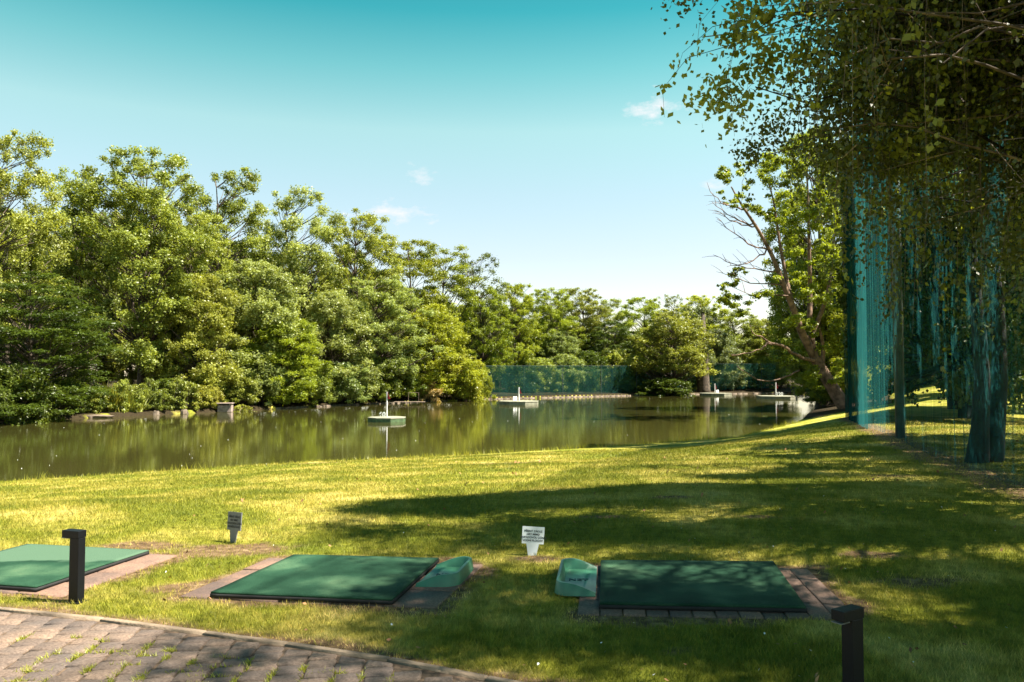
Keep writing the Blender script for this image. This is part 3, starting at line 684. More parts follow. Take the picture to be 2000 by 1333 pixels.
VAR = {
 'maple': make_variant(1, 22, 7, .14, 230, 450, .175, 1.02, .8),
 'maple2': make_variant(2, 20, 5.5, .16, 170, 410, .17, .92, .85),
 'tall': make_variant(3, 22, 4.6, .26, 125, 350, .17, .9, .9, 'tall', gap=1.0),
 'airy': make_variant(4, 20, 4.2, .25, 85, 120, .19, .8, .9, 'tall', gap=1.15, stems=2, tr=.22),
 'locust': make_variant(5, 20, 5.5, .3, 80, 420, .19, 1.4, .45, 'flat', gap=.95, up=.7),
 'dense': make_variant(6, 14, 5.0, .04, 200, 460, .165, .92, .8, 'mound'),
 'weep': make_variant(16, 16, 5.5, .28, 170, 340, .19, .95, .85, 'mound'),
 'shrub': make_variant(7, 6, 3.6, .02, 80, 300, .18, .75, .75, 'mound', tr=.1, stems=3),
 'layer': make_variant(8, 17, 6.5, .03, 170, 430, .19, 1.3, .42, 'mound', up=1.1, asp=.45),
 'small': make_variant(9, 3.2, 1.8, .02, 30, 190, .17, .55, .7, 'mound', tr=.05, stems=3),
}
_mc = {}
def place_tree(kind, lm, x, y, h, w, label, group='trees in the wood across the pond', name='deciduous_tree', cat='tree', rz=None, zoff=0, bark=None):
    v = VAR[kind]; key = (kind, lm, bark)
    if key not in _mc:
        c = v['crown'].copy(); c.materials.clear(); c.materials.append(LM[lm]); tm = v['trunk'].copy(); tm.materials.clear(); tm.materials.append(bark or BARK); _mc[key] = (c, tm)
    r = empty(name, (x, y, gz(x, y) + zoff), random.random() * 6.28 if rz is None else rz); tag(r, label, cat, group)
    s = w / (2 * v['R'] * .92); r.scale = (s, s, h / v['H'])
    tn = 'stem' if cat in ('shrub',) else 'trunk'
    link('crown' if cat == 'tree' else 'foliage', _mc[key][0], parent=r); link(tn, _mc[key][1], parent=r)
    return r
def ptree(kind, lm, px, ytop, d, wpx, label, **kw):
    """tree whose crown top shows at photo height ytop when it stands d metres away at column px"""
    if kw.get('group') != 'trees by the right bank' and px < 1530: d += float(np.interp(px, [0, 430, 700, 850, 1500], [3, 5, 5, 8, 8.5]))
    x = (px - 1000) / F * d; zt = (730 - ytop) / F * d; g_ = gz(x, d)
    return place_tree(kind, lm, x, d, zt - g_, wpx * d / F, label, **kw)
G1 = 'trees in the wood across the pond'
for a in [
 ('tall', 'maple', 22, 250, 72, 200, 'tall thin-leaved tree with bare twigs at the far left edge'),
 ('layer', 'deep', 70, 520, 64, 330, 'dark tree with layered drooping branches at the left waterside'),
 ('airy', 'lime', 140, 318, 84, 150, 'slender tree between the leftmost twiggy tree and the big maple'),
 ('maple', 'maple', 272, 288, 82, 330, 'biggest maple, broad yellow-green crown above the reeds'),
 ('maple2', 'maple', 375, 400, 86, 170, 'tree filling the dip just right of the biggest maple'),
 ('tall', 'maple', 448, 322, 96, 190, 'tall tree with sky gaps, second crown from the biggest maple'),
 ('tall', 'pale', 588, 366, 102, 185, 'tall tree with dark forked trunk left of the two small clouds'),
 ('maple2', 'maple', 700, 404, 106, 190, 'rounded tree just left of the long low cloud'),
 ('locust', 'gold', 800, 455, 112, 160, 'open tree with flat tiers of leaves under the long low cloud'),
 ('locust', 'gold', 862, 472, 116, 140, 'golden flat-tiered tree right under the long low cloud'),
 ('airy', 'grey', 932, 486, 124, 130, 'wispy pointed tree sticking up left of the far trees'),
 ('airy', 'grey', 975, 545, 134, 90, 'small wispy tree beside the wispy pointed tree'),
 ('dense', 'pale', 500, 500, 88, 230, 'pale leafy tree in front of the tall tree with sky gaps'),
 ('dense', 'maple', 395, 530, 82, 190, 'bushy tree in front of the dip beside the biggest maple'),
 ('dense', 'lime', 560, 610, 86, 190, 'low spreading tree over the bank right of the concrete box'),
 ('dense', 'pale', 650, 560, 94, 190, 'pale tree below the forked tall tree'),
 ('maple2', 'pale', 742, 535, 100, 210, 'silvery leafed tree leaning over the water behind the 60 float'),
 ('dense', 'gold', 850, 590, 104, 170, 'golden bushy tree over the water right of the 60 float'),
 ('maple2', 'lime', 945, 556, 120, 130, 'bright green tree above the gathered end of the far net'),
 ('maple2', 'lime', 1003, 548, 128, 120, 'bright green tree over the left part of the far net'),
 ('maple', 'lime', 1072, 562, 140, 150, 'broad yellow-green tree above the middle of the left far net'),
 ('maple2', 'maple', 1132, 558, 148, 130, 'dark topped tree right of the broad yellow-green one'),
 ('dense', 'pale', 1085, 640, 136, 130, 'silvery tree reaching down behind the left far net'),
 ('tall', 'maple', 1183, 582, 150, 110, 'tree at the dip in the skyline above the far net'),
 ('maple2', 'deep', 1195, 625, 142, 120, 'dark green tree low behind the middle of the far net'),
 ('maple2', 'lime', 1252, 577, 150, 130, 'yellow-green tree just right of the skyline dip'),
 ('airy', 'grey', 1310, 570, 168, 80, 'small grey-green treetop peeping over the far trees'),
 ('maple2', 'lime', 1372, 572, 160, 120, 'golden green tree left of the leaning tree crown'),
 ('dense', 'grey', 1400, 640, 150, 110, 'grey-green tree behind the dark waterside trunk'),
 ('maple2', 'maple', 1440, 600, 158, 130, 'tree partly hidden by the dead twigs of the leaning tree'),
 ('dense', 'maple', 1490, 620, 160, 120, 'tree behind the right end of the far net'),
]: ptree(*a, group=G1)
# waterside tree hanging in front of the far net
ptree('weep', 'maple', 1312, 600, 136, 175, 'round overhanging tree at the water in front of the far net', group=G1, rz=1.0)
ptree('shrub', 'deep', 1300, 735, 131.5, 120, 'dark shrub under the round overhanging tree in front of the far net', group='shrubs along the far bank', name='waterside_shrub', cat='shrub')
# deep background trees, nothing tells them apart
rr = rs(21)
for i in range(46):
    px = -120 + i * 36 + rr.normal(0, 10)
    base_d = np.interp(px, [0, 300, 600, 900, 1250, 1500], [84, 96, 110, 132, 160, 176]) + rr.rand() * 8 + (i % 2) * 9
    top = np.interp(px, [-100, 100, 300, 420, 600, 750, 900, 1000, 1100, 1300, 1500], [330, 400, 390, 440, 480, 520, 580, 605, 610, 640, 640]) + rr.rand() * 40
    ptree(['maple2', 'dense', 'maple'][i % 3], ['maple', 'deep', 'maple', 'lime'][i % 4], px, top, base_d, 150, 'tree deep in the wood, only glimpsed between the front crowns', group='trees deep in the wood')
# shrubs along the far water edge
SH = [(180, 745, 68, 90), (245, 755, 71, 90), (600, 690, 88, 130), (680, 700, 93, 120), (740, 690, 97, 120), (790, 705, 101, 100), (900, 680, 106, 120), (935, 700, 111, 60), (520, 700, 84, 120), (470, 715, 81, 90), (40, 700, 60, 160), (130, 730, 66, 100), (330, 735, 76, 110), (400, 735, 80, 110)]
SL = ['low shrub above the left reeds', 'low shrub under the biggest maple', 'shrub hanging over the water between concrete box and 60 float', 'leafy shrub left of the 60 float pole', 'dark shrub right behind the 60 float', 'shrub above the small landing stage', 'golden shrub touching the water left of the far net', 'shrub at the gathered end of the far net', 'shrub above the bank right of the concrete box', 'shrub behind the concrete box', 'dark shrub at the left waterside', 'shrub left of the reeds', 'shaded shrub under the right side of the biggest maple', 'shaded shrub above the weeds left of the concrete box']
SM = ['deep', 'deep', 'maple', 'pale', 'deep', 'deep', 'gold', 'lime', 'pale', 'maple', 'deep', 'deep', 'deep', 'deep']
for (px, yt, d, w), lb, m in zip(SH, SL, SM): ptree('shrub', m, px, yt, d, w, lb, group='shrubs along the far bank', name='waterside_shrub', cat='shrub')
ptree('small', 'pink', 835, 735, 101.2, 52, 'small pinkish flowering shrub left of the golden waterside shrub', group='shrubs along the far bank', name='flowering_shrub', cat='shrub')
for i in range(12):
    px = 1010 + i * 46; ptree('shrub', ['deep', 'maple', 'pale'][i % 3], px, 700 - (i * 37 % 30), np.interp(px, [930, 1250, 1500], [119, 141, 156]) + 1.5, 95, 'shrub glimpsed through the far net', group='shrubs behind the far net', name='shrub', cat='shrub')

# ------------------------------------------------------------------ right side trees: leaning tree by the water
rr = rs(31)
LD = 69.0
def at3(px, py, dd=0): return at(px, py, LD + dd)
root = at3(1652, 792); rootz = gz(root.x, root.y)
lt = empty('leaning_tree', (root.x, root.y, rootz)); tag(lt, 'leaning brown trunked tree with dead lower branches on the right bank', 'tree', 'trees by the right bank')
O = Vector((root.x, root.y, rootz))
mb = MB()
def limb(pts, r0, r1, n=7, wob=.0):
    P = [at3(x, y, z) - O for x, y, z in pts]; m = len(P); Q_ = []
    for i in range(m - 1):
        for k in range(4):
            s = k / 4; p0, p1, p2, p3 = P[max(i - 1, 0)], P[i], P[i + 1], P[min(i + 2, m - 1)]
            Q_.append(.5 * ((2 * p1) + (p2 - p0) * s + (2 * p0 - 5 * p1 + 4 * p2 - p3) * s * s + (3 * p1 - p0 - 3 * p2 + p3) * s ** 3))
    Q_.append(P[-1]); L = len(Q_) - 1
    Q_ = [q + Vector(rr.normal(0, wob, 3)) for q in Q_]
    mb.tube(Q_, [r0 + (r1 - r0) * (i / L) ** .8 for i in range(L + 1)], n, cap=False); return Q_
limb([(1656, 800, 0), (1640, 780, 0), (1612, 735, .3), (1592, 700, .5)], .72, .46, 10)
limb([(1594, 705, .5), (1566, 650, 0), (1548, 600, -.5), (1530, 555, -1), (1508, 500, -1), (1478, 445, -1.5), (1448, 400, -2), (1428, 365, -2)], .42, .05)
limb([(1592, 700, .5), (1582, 640, 1), (1582, 560, 1.5), (1580, 470, 1.5), (1578, 380, 2), (1574, 320, 2)], .34, .05)
limb([(1586, 650, .6), (1608, 600, .4), (1622, 540, 0), (1632, 470, 0)], .26, .05)
limb([(1604, 722, .5), (1608, 680, 0), (1600, 640, -1)], .28, .08)
limb([(1548, 600, -.5), (1535, 540, .8), (1522, 470, 1), (1512, 400, 1), (1500, 350, 1)], .24, .04)
limb([(1590, 708, .3), (1560, 696, -2), (1530, 678, -3), (1500, 672, -3.5), (1478, 684, -4), (1430, 694, -4.5)], .2, .03, wob=.05)
limb([(1512, 674, -3.2), (1490, 660, -3.4), (1470, 652, -4), (1462, 632, -4)], .1, .02, wob=.05)
limb([(1560, 724, -1), (1520, 742, -3), (1480, 742, -4), (1440, 716, -5)], .09, .03, wob=.05)
for (x, y), (x2, y2) in [((1520, 530), (1395, 498)), ((1500, 490), (1400, 428)), ((1470, 440), (1392, 395)), ((1500, 490), (1420, 520)), ((1540, 575), (1430, 560)), ((1478, 445), (1398, 410)), ((1455, 410), (1385, 375)), ((1530, 555), (1400, 530))]:
    q = limb([(x, y, -1), ((x + x2) / 2, (y + y2) / 2 + 10, -2), (x2, y2, -3)], .09, .015, 4, .06)
    for k in range(7):
        s = q[min(len(q) - 2, 1 + k)]; e = s + Vector((rr.normal(-.8, .5), rr.normal(0, .6), rr.normal(.5, .5))); branch(mb, s, e, .03, .01, rr, 3, .05, 4)
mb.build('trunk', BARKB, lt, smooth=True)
CL = [(1410, 345, 24), (1455, 400, 28), (1440, 350, 34), (1420, 385, 20), (1480, 335, 40), (1530, 330, 46), (1590, 300, 50), (1640, 330, 50), (1560, 390, 44), (1610, 400, 44), (1650, 430, 46), (1500, 400, 30), (1540, 450, 34), (1600, 480, 44), (1640, 520, 40), (1560, 520, 36), (1500, 560, 34), (1450, 545, 26), (1438, 590, 34), (1540, 600, 40), (1600, 570, 40), (1640, 600, 40), (1410, 560, 16), (1405, 600, 22), (1560, 650, 36), (1540, 700, 36), (1630, 660, 38), (1610, 740, 36), (1585, 742, 28), (1650, 720, 36)]
cc = []; crr = []
for x, y, r in CL:
    for k in range(7):
        th = rr.rand() * 6.28; q = rr.rand() ** .5 * r * .9; p = at3(x + q * math.cos(th), y + q * math.sin(th), rr.normal(0, 2.2)) - O; cc.append(p[:]); crr.append(r / F * LD * .42 * (.7 + .5 * rr.rand()))
V, Q, A = clump_leaves(np.array(cc), np.array(crr) * .95, 240, .20, rr, .6, .6)
link('crown', arr_mesh('crown', V, Q, A), LM['lime'], lt)

GR = 'trees by the right bank'
place_tree('dense', 'maple', 58, 138, 19, 14, 'bushy tree on the far right shore behind the 120 float', group=GR)
place_tree('dense', 'deep', 59, 122, 18, 13, 'dark bushy tree on the far right shore just left of the leaning trunk', group=GR)
place_tree('maple', 'maple', 76, 154, 27, 24, 'tall broad tree filling the gap in the skyline left of the leaning tree', group=GR)
place_tree('maple2', 'maple', 64, 158, 26, 18, 'taller tree at the back of the far right shore', group=GR)
for a in [
 ('maple', 'lime', 1610, 250, 86, 260, 'tall yellow-green tree right behind the leaning trunk'),
 ('maple2', 'maple', 1595, 470, 84, 190, 'tree filling in behind the leaning tree limbs'),
 ('dense', 'lime', 1640, 560, 82, 170, 'bushy bright tree against the left edge of the tall net'),
 ('dense', 'deep', 1630, 640, 98, 130, 'dark bushy tree over the water behind the 120 float'),
]: ptree(*a, group=GR)
for a in [('shrub', 'deep', 1620, 712, 88, 100, 'dark shrub at the water behind the leaning trunk'), ('shrub', 'deep', 1640, 700, 80, 110, 'dark shrub between leaning trunk and tall net'), ('shrub', 'maple', 1645, 715, 108, 90, 'shrub on the bank near the 120 float')]:
    ptree(*a, group='shrubs by the right bank', name='waterside_shrub', cat='shrub')

# trees beyond the tall net
GN = 'trees beyond the tall net'
for kind, lm, x, y, h, w, lb in [
 ('maple', 'deep', 21.5, 37.8, 24, 12, 'dark broad tree beyond the net behind the tall net post'),
 ('maple2', 'deep', 30, 41, 20, 14, 'dark tree beyond the net, left of the double trunk'),
 ('maple', 'deep', 33, 27, 18, 12, 'dark tree beyond the net at the right edge'),
 ('maple', 'deep', 48, 90, 24, 17, 'tree with a dark trunk on the sunny strip beyond the net'),
 ('dense', 'maple', 49, 97, 16, 12, 'sunlit bushy tree beyond the net left of the far dark trunk'),
 ('dense', 'deep', 54, 103, 18, 16, 'dark bushy tree beyond the net behind the flower bed'),
 ('maple', 'deep', 62, 100, 22, 18, 'dark tree at the back of the sunny strip, right of the flower bed'),
 ('dense', 'deep', 70, 96, 18, 16, 'dark bushy tree at the back of the sunny strip, far right'),
 ('dense', 'deep', 19.7, 34.4, 20, 9, 'dense dark tree right behind the far corner of the tall net'),
 ('maple', 'deep', 36.5, 63, 22, 16, 'tall dark tree seen high through the net'),
 ('maple2', 'deep', 17.8, 13.5, 14, 9, 'dark tree beyond the net, right of the double trunked birch'),
 ('maple', 'deep', 22, 20.5, 16.5, 10, 'dark tree beyond the net, behind the double trunked birch'),
 ('maple2', 'deep', 24, 43, 17, 12, 'dark tree beyond the far corner of the tall net'),
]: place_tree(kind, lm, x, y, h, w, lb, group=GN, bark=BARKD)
rr = rs(77)
for i in range(9):
    place_tree('dense', 'deep', 60 + i * 5.5, 116 + (i % 3) * 5 - i * 1.6, 20 + rr.rand() * 6, 13, 'background tree closing the view beyond the net', group='background trees beyond the net')

# ------------------------------------------------------------------ birches over the lawn
def open_lawn(x, y, z, gap=.51):
    """the crowns leave the left and middle of the lawn open to the sun"""
    h = z + 1.9; k = 1 / math.tan(R_(SUN_EL)); xs = x - h * k * math.cos(R_(SUN_AZ)); ys = y - h * k * math.sin(R_(SUN_AZ))
    if float(fbm(xs * .6, ys * 1.35, .9, 2, 12)) < gap * (.90 if ys < 7.2 else 1): return False
    if gap and float(vnoise(xs * .9, ys * 2.2, 1.0, 31)) < .24: return False          # sun flecks: openings through the crowns
    return xs > np.interp(ys, [2, 5, 5.7, 6.6, 8, 11, 13, 14.5, 17, 26, 29, 34, 45], [-1.6, -2.3, -1.5, -.7, -1.9, -3.0, -1.2, 3.0, 6.2, 8, 3, 1, 3])
def birch(name, loc, H, R, seed, label, nlimb, leafsz, zlo=.35, trunks=((0, 0),), bark=BARK, nstr=8, lim=None, tr=.3, lm='birch', strl=(.5, 1.7), vol=110, zmin=-9, rise=(.35, .7), aim=None, lr=1):
    rr = rs(seed); r = empty(name, (loc[0], loc[1], gz(loc[0], loc[1]))); tag(r, label, 'tree', 'birches by the tall net')
    mb = MB(); P0 = []; tw = MB()
    for ox, oy in trunks:
        pts = [Vector((ox * (1 + z * .12) + .12 * math.sin(z), oy * (1 + z * .1) + .1 * math.cos(z * .8), z)) for z in np.linspace(-.3, H * .93, 14)]
        mb.tube(pts, [tr * (1.5 if k == 0 else 1.1 if k == 1 else 1) * (1 - .85 * k / 13) for k in range(14)], 10); P0.append(pts)
    LC, LN, LV, CLU = [], [], [], []
    for i in range(nlimb):
        P = P0[i % len(P0)]; z0 = H * (zlo * .7 + (.92 - zlo * .7) * rr.rand()); k = min(range(14), key=lambda j: abs(P[j].z - z0)); a = P[k]
        th = rr.rand() * 6.28 if aim is None else math.pi + rr.normal(0, aim); zz = z0 / H; reach = R * (.45 + .6 * rr.rand()) * (math.sin(math.pi * min(1, .25 + .72 * zz)) ** .6 if aim is None else 1)
        e = a + Vector((math.cos(th) * reach, math.sin(th) * reach, reach * (rise[0] + (rise[1] - rise[0]) * rr.rand()) * (1 if zz < .7 else .5)))
        if (r.location + e).z < zmin or (lim and not lim(Vector(r.location) + e)): continue
        W_ = Vector(r.location) + e
        if not open_lawn(*W_, 0): continue
        q = branch(MB(), a, e, .03, .02, rr, 9, .12, 5); q = [p_ + Vector(rr.normal(0, .09, 3)) * (k_ > 0) for k_, p_ in enumerate(q)]; last = 1
        for k_, p_ in enumerate(q):
            if k_ < 3: continue
            for _ in range(2):
                c_ = Vector((p_.x + rr.normal(0, .5), p_.y + rr.normal(0, .5), p_.z + rr.normal(0, .4))); w_ = Vector(r.location) + c_
                if open_lawn(*w_) and (not lim or lim(w_)): CLU.append(c_[:]); last = k_
        mb.tube(q[:last + 1], [(tr * .3 * lr) * (1 - k_ / 9.5) + .006 for k_ in range(last + 1)], 5, cap=False)
        for j in range(2, 10):
            for s in range(nstr // 2 if j < 5 else nstr):
                b0 = q[j - 1].lerp(q[j], rr.rand()); d = Vector((rr.normal(), rr.normal(), rr.normal(.1, .5))) * (.45 + .25 * rr.rand()); b1 = b0 + d * (1 + .6 * rr.rand())
                w_ = Vector(r.location) + b1
                if not open_lawn(w_.x, w_.y, w_.z - .5, .49) or (lim and not lim(w_)): continue
                L = strl[0] + (strl[1] - strl[0]) * rr.rand() ** 1.5
                if w_.y > 6 and w_.x > .42 * w_.y: L += 1.5 * rr.rand()
                b2 = b1 + Vector((d.x * .25, d.y * .25, -L * .5)); b3 = b2 + Vector((rr.normal(0, .08), rr.normal(0, .08), -L * .5))
                tw.tube([b0, b1, b2, b3], [.008, .005, .003, .002], 3, cap=False)
                n = int((L * 21 + 10) * (.09 / leafsz) ** 1.2); u = rr.rand(n); pa = np.array([b0, b1, b2, b3]); tt = u * 3; ii = np.minimum(tt.astype(int), 2); ff = (tt - ii)[:, None]
                C = pa[ii] * (1 - ff) + pa[ii + 1] * ff + rr.normal(0, .07, (n, 3)); LC.append(C); LV.append(np.clip(rr.rand() * .5 + rr.rand(n) * .5, 0, 1))
    if vol:
        cc = np.array(CLU); V1, Q1, A1 = clump_leaves(cc, .45 + .4 * rr.rand(len(cc)), vol, leafsz * .95, rr, .75, .1, .72, droop=1)
    C = np.concatenate(LC); v = np.concatenate(LV); n = len(C)
    Nn = rr.normal(size=(n, 3)); Nn[:, 2] *= .6
    V, Q, A = leaves(C, Nn, leafsz, rr, .72, v, droop=1.2)
    if vol: V, Q, A = merge([(V, Q, A), (V1, Q1, A1)])
    print(label, 'leaves', n, len(V))
    (mb.add(tw.v, tw.f) if bark is BARKD or len(tw.v) < 1500 else tw.build('twigs', BARK if bark is BARK else BARKT, r))
    mb.build('trunk', BARKT if bark is BARKW else bark, r, smooth=True); link('crown', arr_mesh('crown', V, Q, A), LM[lm], r)
    return r
edge = lambda p: (p.y < 8.8 and p.x > .7 * p.y) or (p.y >= 8.8 and p.x > .158 * p.y + .42 and p.z > (.30 - .5 * (p.x / p.y - .19)) * p.y + .35)
birch('birch_tree', (9.9, 16.8), 14.5, 6.2, 41, 'birch with a dark double trunk just beyond the tall net', 64, .105, .32, ((-.08, 0), (.30, .12)), BARKD, 6, None, .17, zmin=3.4, vol=80)
birch('birch_tree', (9.8, 10.2), 12.5, 9.4, 42, 'birch hanging in from the upper right corner, pale twigs', 330, .066, .36, ((0, 0),), BARKW, 6, edge, .2, zmin=1.9, strl=(.5, 1.8), vol=300, rise=(-.02, .42), aim=.75, lr=.5)
birch('birch_tree', (7.4, 2.0), 10.5, 5.4, 44, 'birch beside the paving just outside the right edge, shading the front lawn', 44, .10, .42, ((0, 0),), BARKW, 5, lambda p: p.x > .6 * p.y, .2, zmin=3.0, vol=60)
birch('maple_tree', (10.8, 12.2), 13, 10.4, 45, 'maple whose yellow-green leaf tips reach farthest left at the top of the picture', 350, .095, .36, ((0, 0),), BARKD, 3, edge, .2, lm='maple', strl=(.3, .8), zmin=2.8, vol=240, rise=(0, .4), aim=.6, lr=.5)
birch('maple_tree', (13.8, 20.2), 16.5, 5.0, 43, 'leafy tree beyond the net, right behind the birch with the double trunk', 70, .16, .35, ((0, 0),), BARKD, 4, None, .26, lm='lime', strl=(.3, .9), zmin=4.6, vol=110)

# ------------------------------------------------------------------ nets
def net_sheet(name, pts, z0f, z1f, mat_, parent, du, nz, fold, uvs=1.0, gather=None):
    pts = [Vector(p) for p in pts]; S = [0]
    for a, b in zip(pts[:-1], pts[1:]): S.append(S[-1] + (b - a).length)
    L = S[-1]; nu = int(L / du); Vv = []; UV = []
    for i in range(nu + 1):
        l = L * i / nu; k = max(j for j in range(len(S) - 1) if S[j] <= l + 1e-9); f = (l - S[k]) / (S[k + 1] - S[k]); p = pts[k].lerp(pts[k + 1], f); d = (pts[k + 1] - pts[k]).normalized(); nn = Vector((-d.y, d.x))
        zb, zt = z0f(p.x, p.y, l), z1f(p.x, p.y, l)
        for j in range(nz + 1):
            w = j / nz; z = zb + (zt - zb) * w; o = fold(l, w, z); q = p + nn * o; Vv.append((q.x, q.y, z)); UV.append((l * uvs, z * uvs))
    W = nz + 1; I = (np.arange(nu)[:, None] * W + np.arange(nz)[None, :]).ravel(); Q = np.stack([I, I + W, I + W + 1, I + 1], 1)
    me = arr_mesh(name, Vv, Q); uv = me.uv_layers.new(name='UVMap'); UV = np.array(UV, np.float32); uv.data.foreach_set('uv', UV[Q.ravel()].ravel())
    return link(name, me, mat_, parent, smooth=True)
NZT = 10.1
tn = empty('safety_net', (netx(38), 38, gz(netx(38), 38))); tag(tn, 'tall teal safety net running along the right side of the lawn', 'net')
org = Vector(tn.location)
def fold(l, w, z):
    a = .16 * (float(vnoise(l, z * .05, .5, 1)) - .5) + .045 * (float(vnoise(l + z * .02, z * .04, 3.2, 2)) - .5) + .03 * (float(vnoise(l, z * .1, 9, 3)) - .5)
    return a * (.5 + .8 * (1 - w))
o = net_sheet('netting', [(netx(38.3), 38.3), (netx(3), 3)], lambda x, y, l: gz(x, y) - .02, lambda x, y, l: NZT, NETM, None, .07, 26, fold)
o.data.transform(Matrix.Translation(-org)); o.parent = tn
steel_m = simple('weathered_pole', (.06, .075, .075), .6, .2, 4)
for Y, r_ in ((38.3, .06), (24.3, .14), (11, .14)):
    a = MB(); X = netx(Y) + .2; g0 = gz(X, Y); a.tube([Vector((X, Y, g0 - .3)) - org, Vector((X, Y, NZT + .15)) - org], r_, 12); a.build('post', steel_m, tn, smooth=True)
a = MB(); a.tube([Vector((netx(38.3), 38.3, NZT)) - org, Vector((netx(3), 3, NZT)) - org], .012, 4); a.build('top_cable', steel_m, tn)
# second, denser hanging panel at the far end (the net's gathered return)
tn2 = empty('safety_net', (netx(38), 38, gz(netx(38), 38))); tag(tn2, 'dense bunched teal net panel hanging at the far corner of the tall net', 'net')
NETD = netmat('dense_netting', (.020, .115, .12), (.72, .93), (2.2, .05, 1))
o = net_sheet('netting', [(netx(38.2) - .12, 38.2), (netx(28.8) - .12, 28.8)], lambda x, y, l: gz(x, y) - .02, lambda x, y, l: NZT - .1, NETD, None, .07, 20, fold)
o.data.transform(Matrix.Translation(-org)); o.parent = tn2

def fnet(name, P, h, label, fold, gather=None):
    c = Vector((P[0][0], P[0][1], gz(*P[0]))); r = empty(name, c); tag(r, label, 'net', 'teal nets on the far bank')
    o = net_sheet('netting', P, lambda x, y, l: gz(x, y) + (gather(l) if gather else 0), lambda x, y, l: h(x, y), NETF, None, .3, 14, fold)
    o.data.transform(Matrix.Translation(-c)); o.parent = r
    S = 0
    L_ = [Vector(p) for p in P]
    for a_, b_ in zip(L_[:-1], L_[1:]):
        n = max(1, int((b_ - a_).length / 8))
        for k in range(n):
            q = a_.lerp(b_, k / n); m_ = MB(); m_.tube([Vector((q.x, q.y + .15, gz(q.x, q.y) - .3)) - c, Vector((q.x, q.y + .15, h(q.x, q.y))) - c], .05, 6); m_.build('post', steel_m, r)
    m_ = MB(); m_.tube([Vector((p[0], p[1], h(*p))) - c for p in P], .03, 4); m_.build('top_cable', steel_m, r)
    return r
ff = lambda l, w, z: .5 * (float(vnoise(l, z * .2, .4, 1)) - .5) + .25 * (float(vnoise(l, z * .5, 1.6, 2)) - .5)
fh = lambda x, y: y * (730 - 715) / F
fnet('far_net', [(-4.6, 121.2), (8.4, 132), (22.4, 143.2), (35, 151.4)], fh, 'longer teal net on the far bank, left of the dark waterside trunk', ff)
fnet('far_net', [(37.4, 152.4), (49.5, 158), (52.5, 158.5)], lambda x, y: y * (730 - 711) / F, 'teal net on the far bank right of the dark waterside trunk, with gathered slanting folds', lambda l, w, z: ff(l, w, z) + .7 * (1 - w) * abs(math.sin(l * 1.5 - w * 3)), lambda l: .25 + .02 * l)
# dark waterside trunk between the nets
td = empty('waterside_tree_trunk', (36.3, 151, gz(36.3, 151))); tag(td, 'dark straight trunk at the water between the two far nets', 'tree', G1)
mb = MB(); mb.tube([(0, 0, -.4), (0, 0, .5), (-.1, 0, 3.5), (.1, 0, 8), (0, 0, 15)], [1.5, 1.25, 1.1, .8, .3], 10); mb.build('trunk', BARK, td, smooth=True)
rr = rs(5); cc = np.stack([rr.normal(0, 2.6, 30), rr.normal(0, 2, 30), 7.5 + 8.5 * rr.rand(30)], 1)
V, Q, A = clump_leaves(cc, np.full(30, 1.4), 300, .34, rr); link('crown', arr_mesh('crown', V, Q, A), LM['grey'], td)

# ------------------------------------------------------------------ bank edging, concrete box, landing stage, reeds
stone_m = simple('bank_stone', (.14, .105, .075), .85, .3, 2, .5)
rr = rs(8); Vs = []; cs = []
FS = [Vector(p) for p in FAR[1:13]]
for a_, b_ in zip(FS[:-1], FS[1:]):
    L = (b_ - a_).length; n = int(L / 1.2)
    for k in range(n):
        if rr.rand() < (.5 if a_.x < -20 else .12): continue
        u = (b_ - a_) / L; nn = Vector((-u.y, u.x)); s0, s1 = L * k / n + .03, L * (k + 1) / n - .03; j = rr.normal(0, .04)
        cs.append([tuple(a_ + u * s0 + nn * (j - .25)), tuple(a_ + u * s1 + nn * (j - .25)), tuple(a_ + u * s1 + nn * (j + .2)), tuple(a_ + u * s0 + nn * (j + .2))])
cs = [c if (lambda P: sum(P[i][0] * P[(i + 1) % 4][1] - P[(i + 1) % 4][0] * P[i][1] for i in range(4)) > 0)(c) else c[::-1] for c in cs]
tag(link('bank_edging', stones(cs, lambda x, y: ZW + .17, bev=.03, depth=.5, tilt=.03, seed=9), stone_m), 'low stone edging along the far bank', kind='structure')
conc_m = simple('weathered_concrete', (.32, .24, .21), .85, .2, 3, .3)
b = gp(435, 804); b = pdir(435, 806); t_ = ZW / b.z; b = b * t_
r = empty('outlet_box', (b.x, b.y + .4, ZW), .12); tag(r, 'small concrete outlet box on the left bank edge', 'concrete box')
a = MB(); a.box((0, .5, .42), (1.35, .9, .84)); a.build('box_body', conc_m, r, bevel=.03)
a = MB(); a.box((0, .45, .89), (1.55, 1.1, .08)); a.build('cover_slab', conc_m, r, bevel=.01)
a = MB(); a.box((-.05, .03, .76), (1.0, .06, .12)); a.build('slot', simple('dark_slot', (.02, .018, .015), .9), r)
wood_m = simple('grey_wood', (.22, .16, .12), .85, .3, 4, .3)
b = pdir(800, 790); b = b * (ZW / b.z)
r = empty('landing_stage', (b.x, b.y, ZW), .05); tag(r, 'small wooden landing stage with a thin rail behind the 60 float', 'landing stage')
a = MB(); [a.box((-1.8 + .3 * k, 0, .3), (.27, 1.4, .06)) for k in range(13)]; a.build('deck_boards', wood_m, r)
a = MB(); [a.tube([(x, y, -.5), (x, y, .28)], .06, 6) for x in (-1.7, 1.7) for y in (-.5, .5)]; a.build('piles', wood_m, r)
a = MB(); [a.tube([(x, .6, .33), (x, .6, 1.5)], .022, 6) for x in (-.2, 1.1)]; a.tube([(-.2, .6, 1.45), (1.1, .6, 1.45)], .02, 6); a.build('rail', wood_m, r)
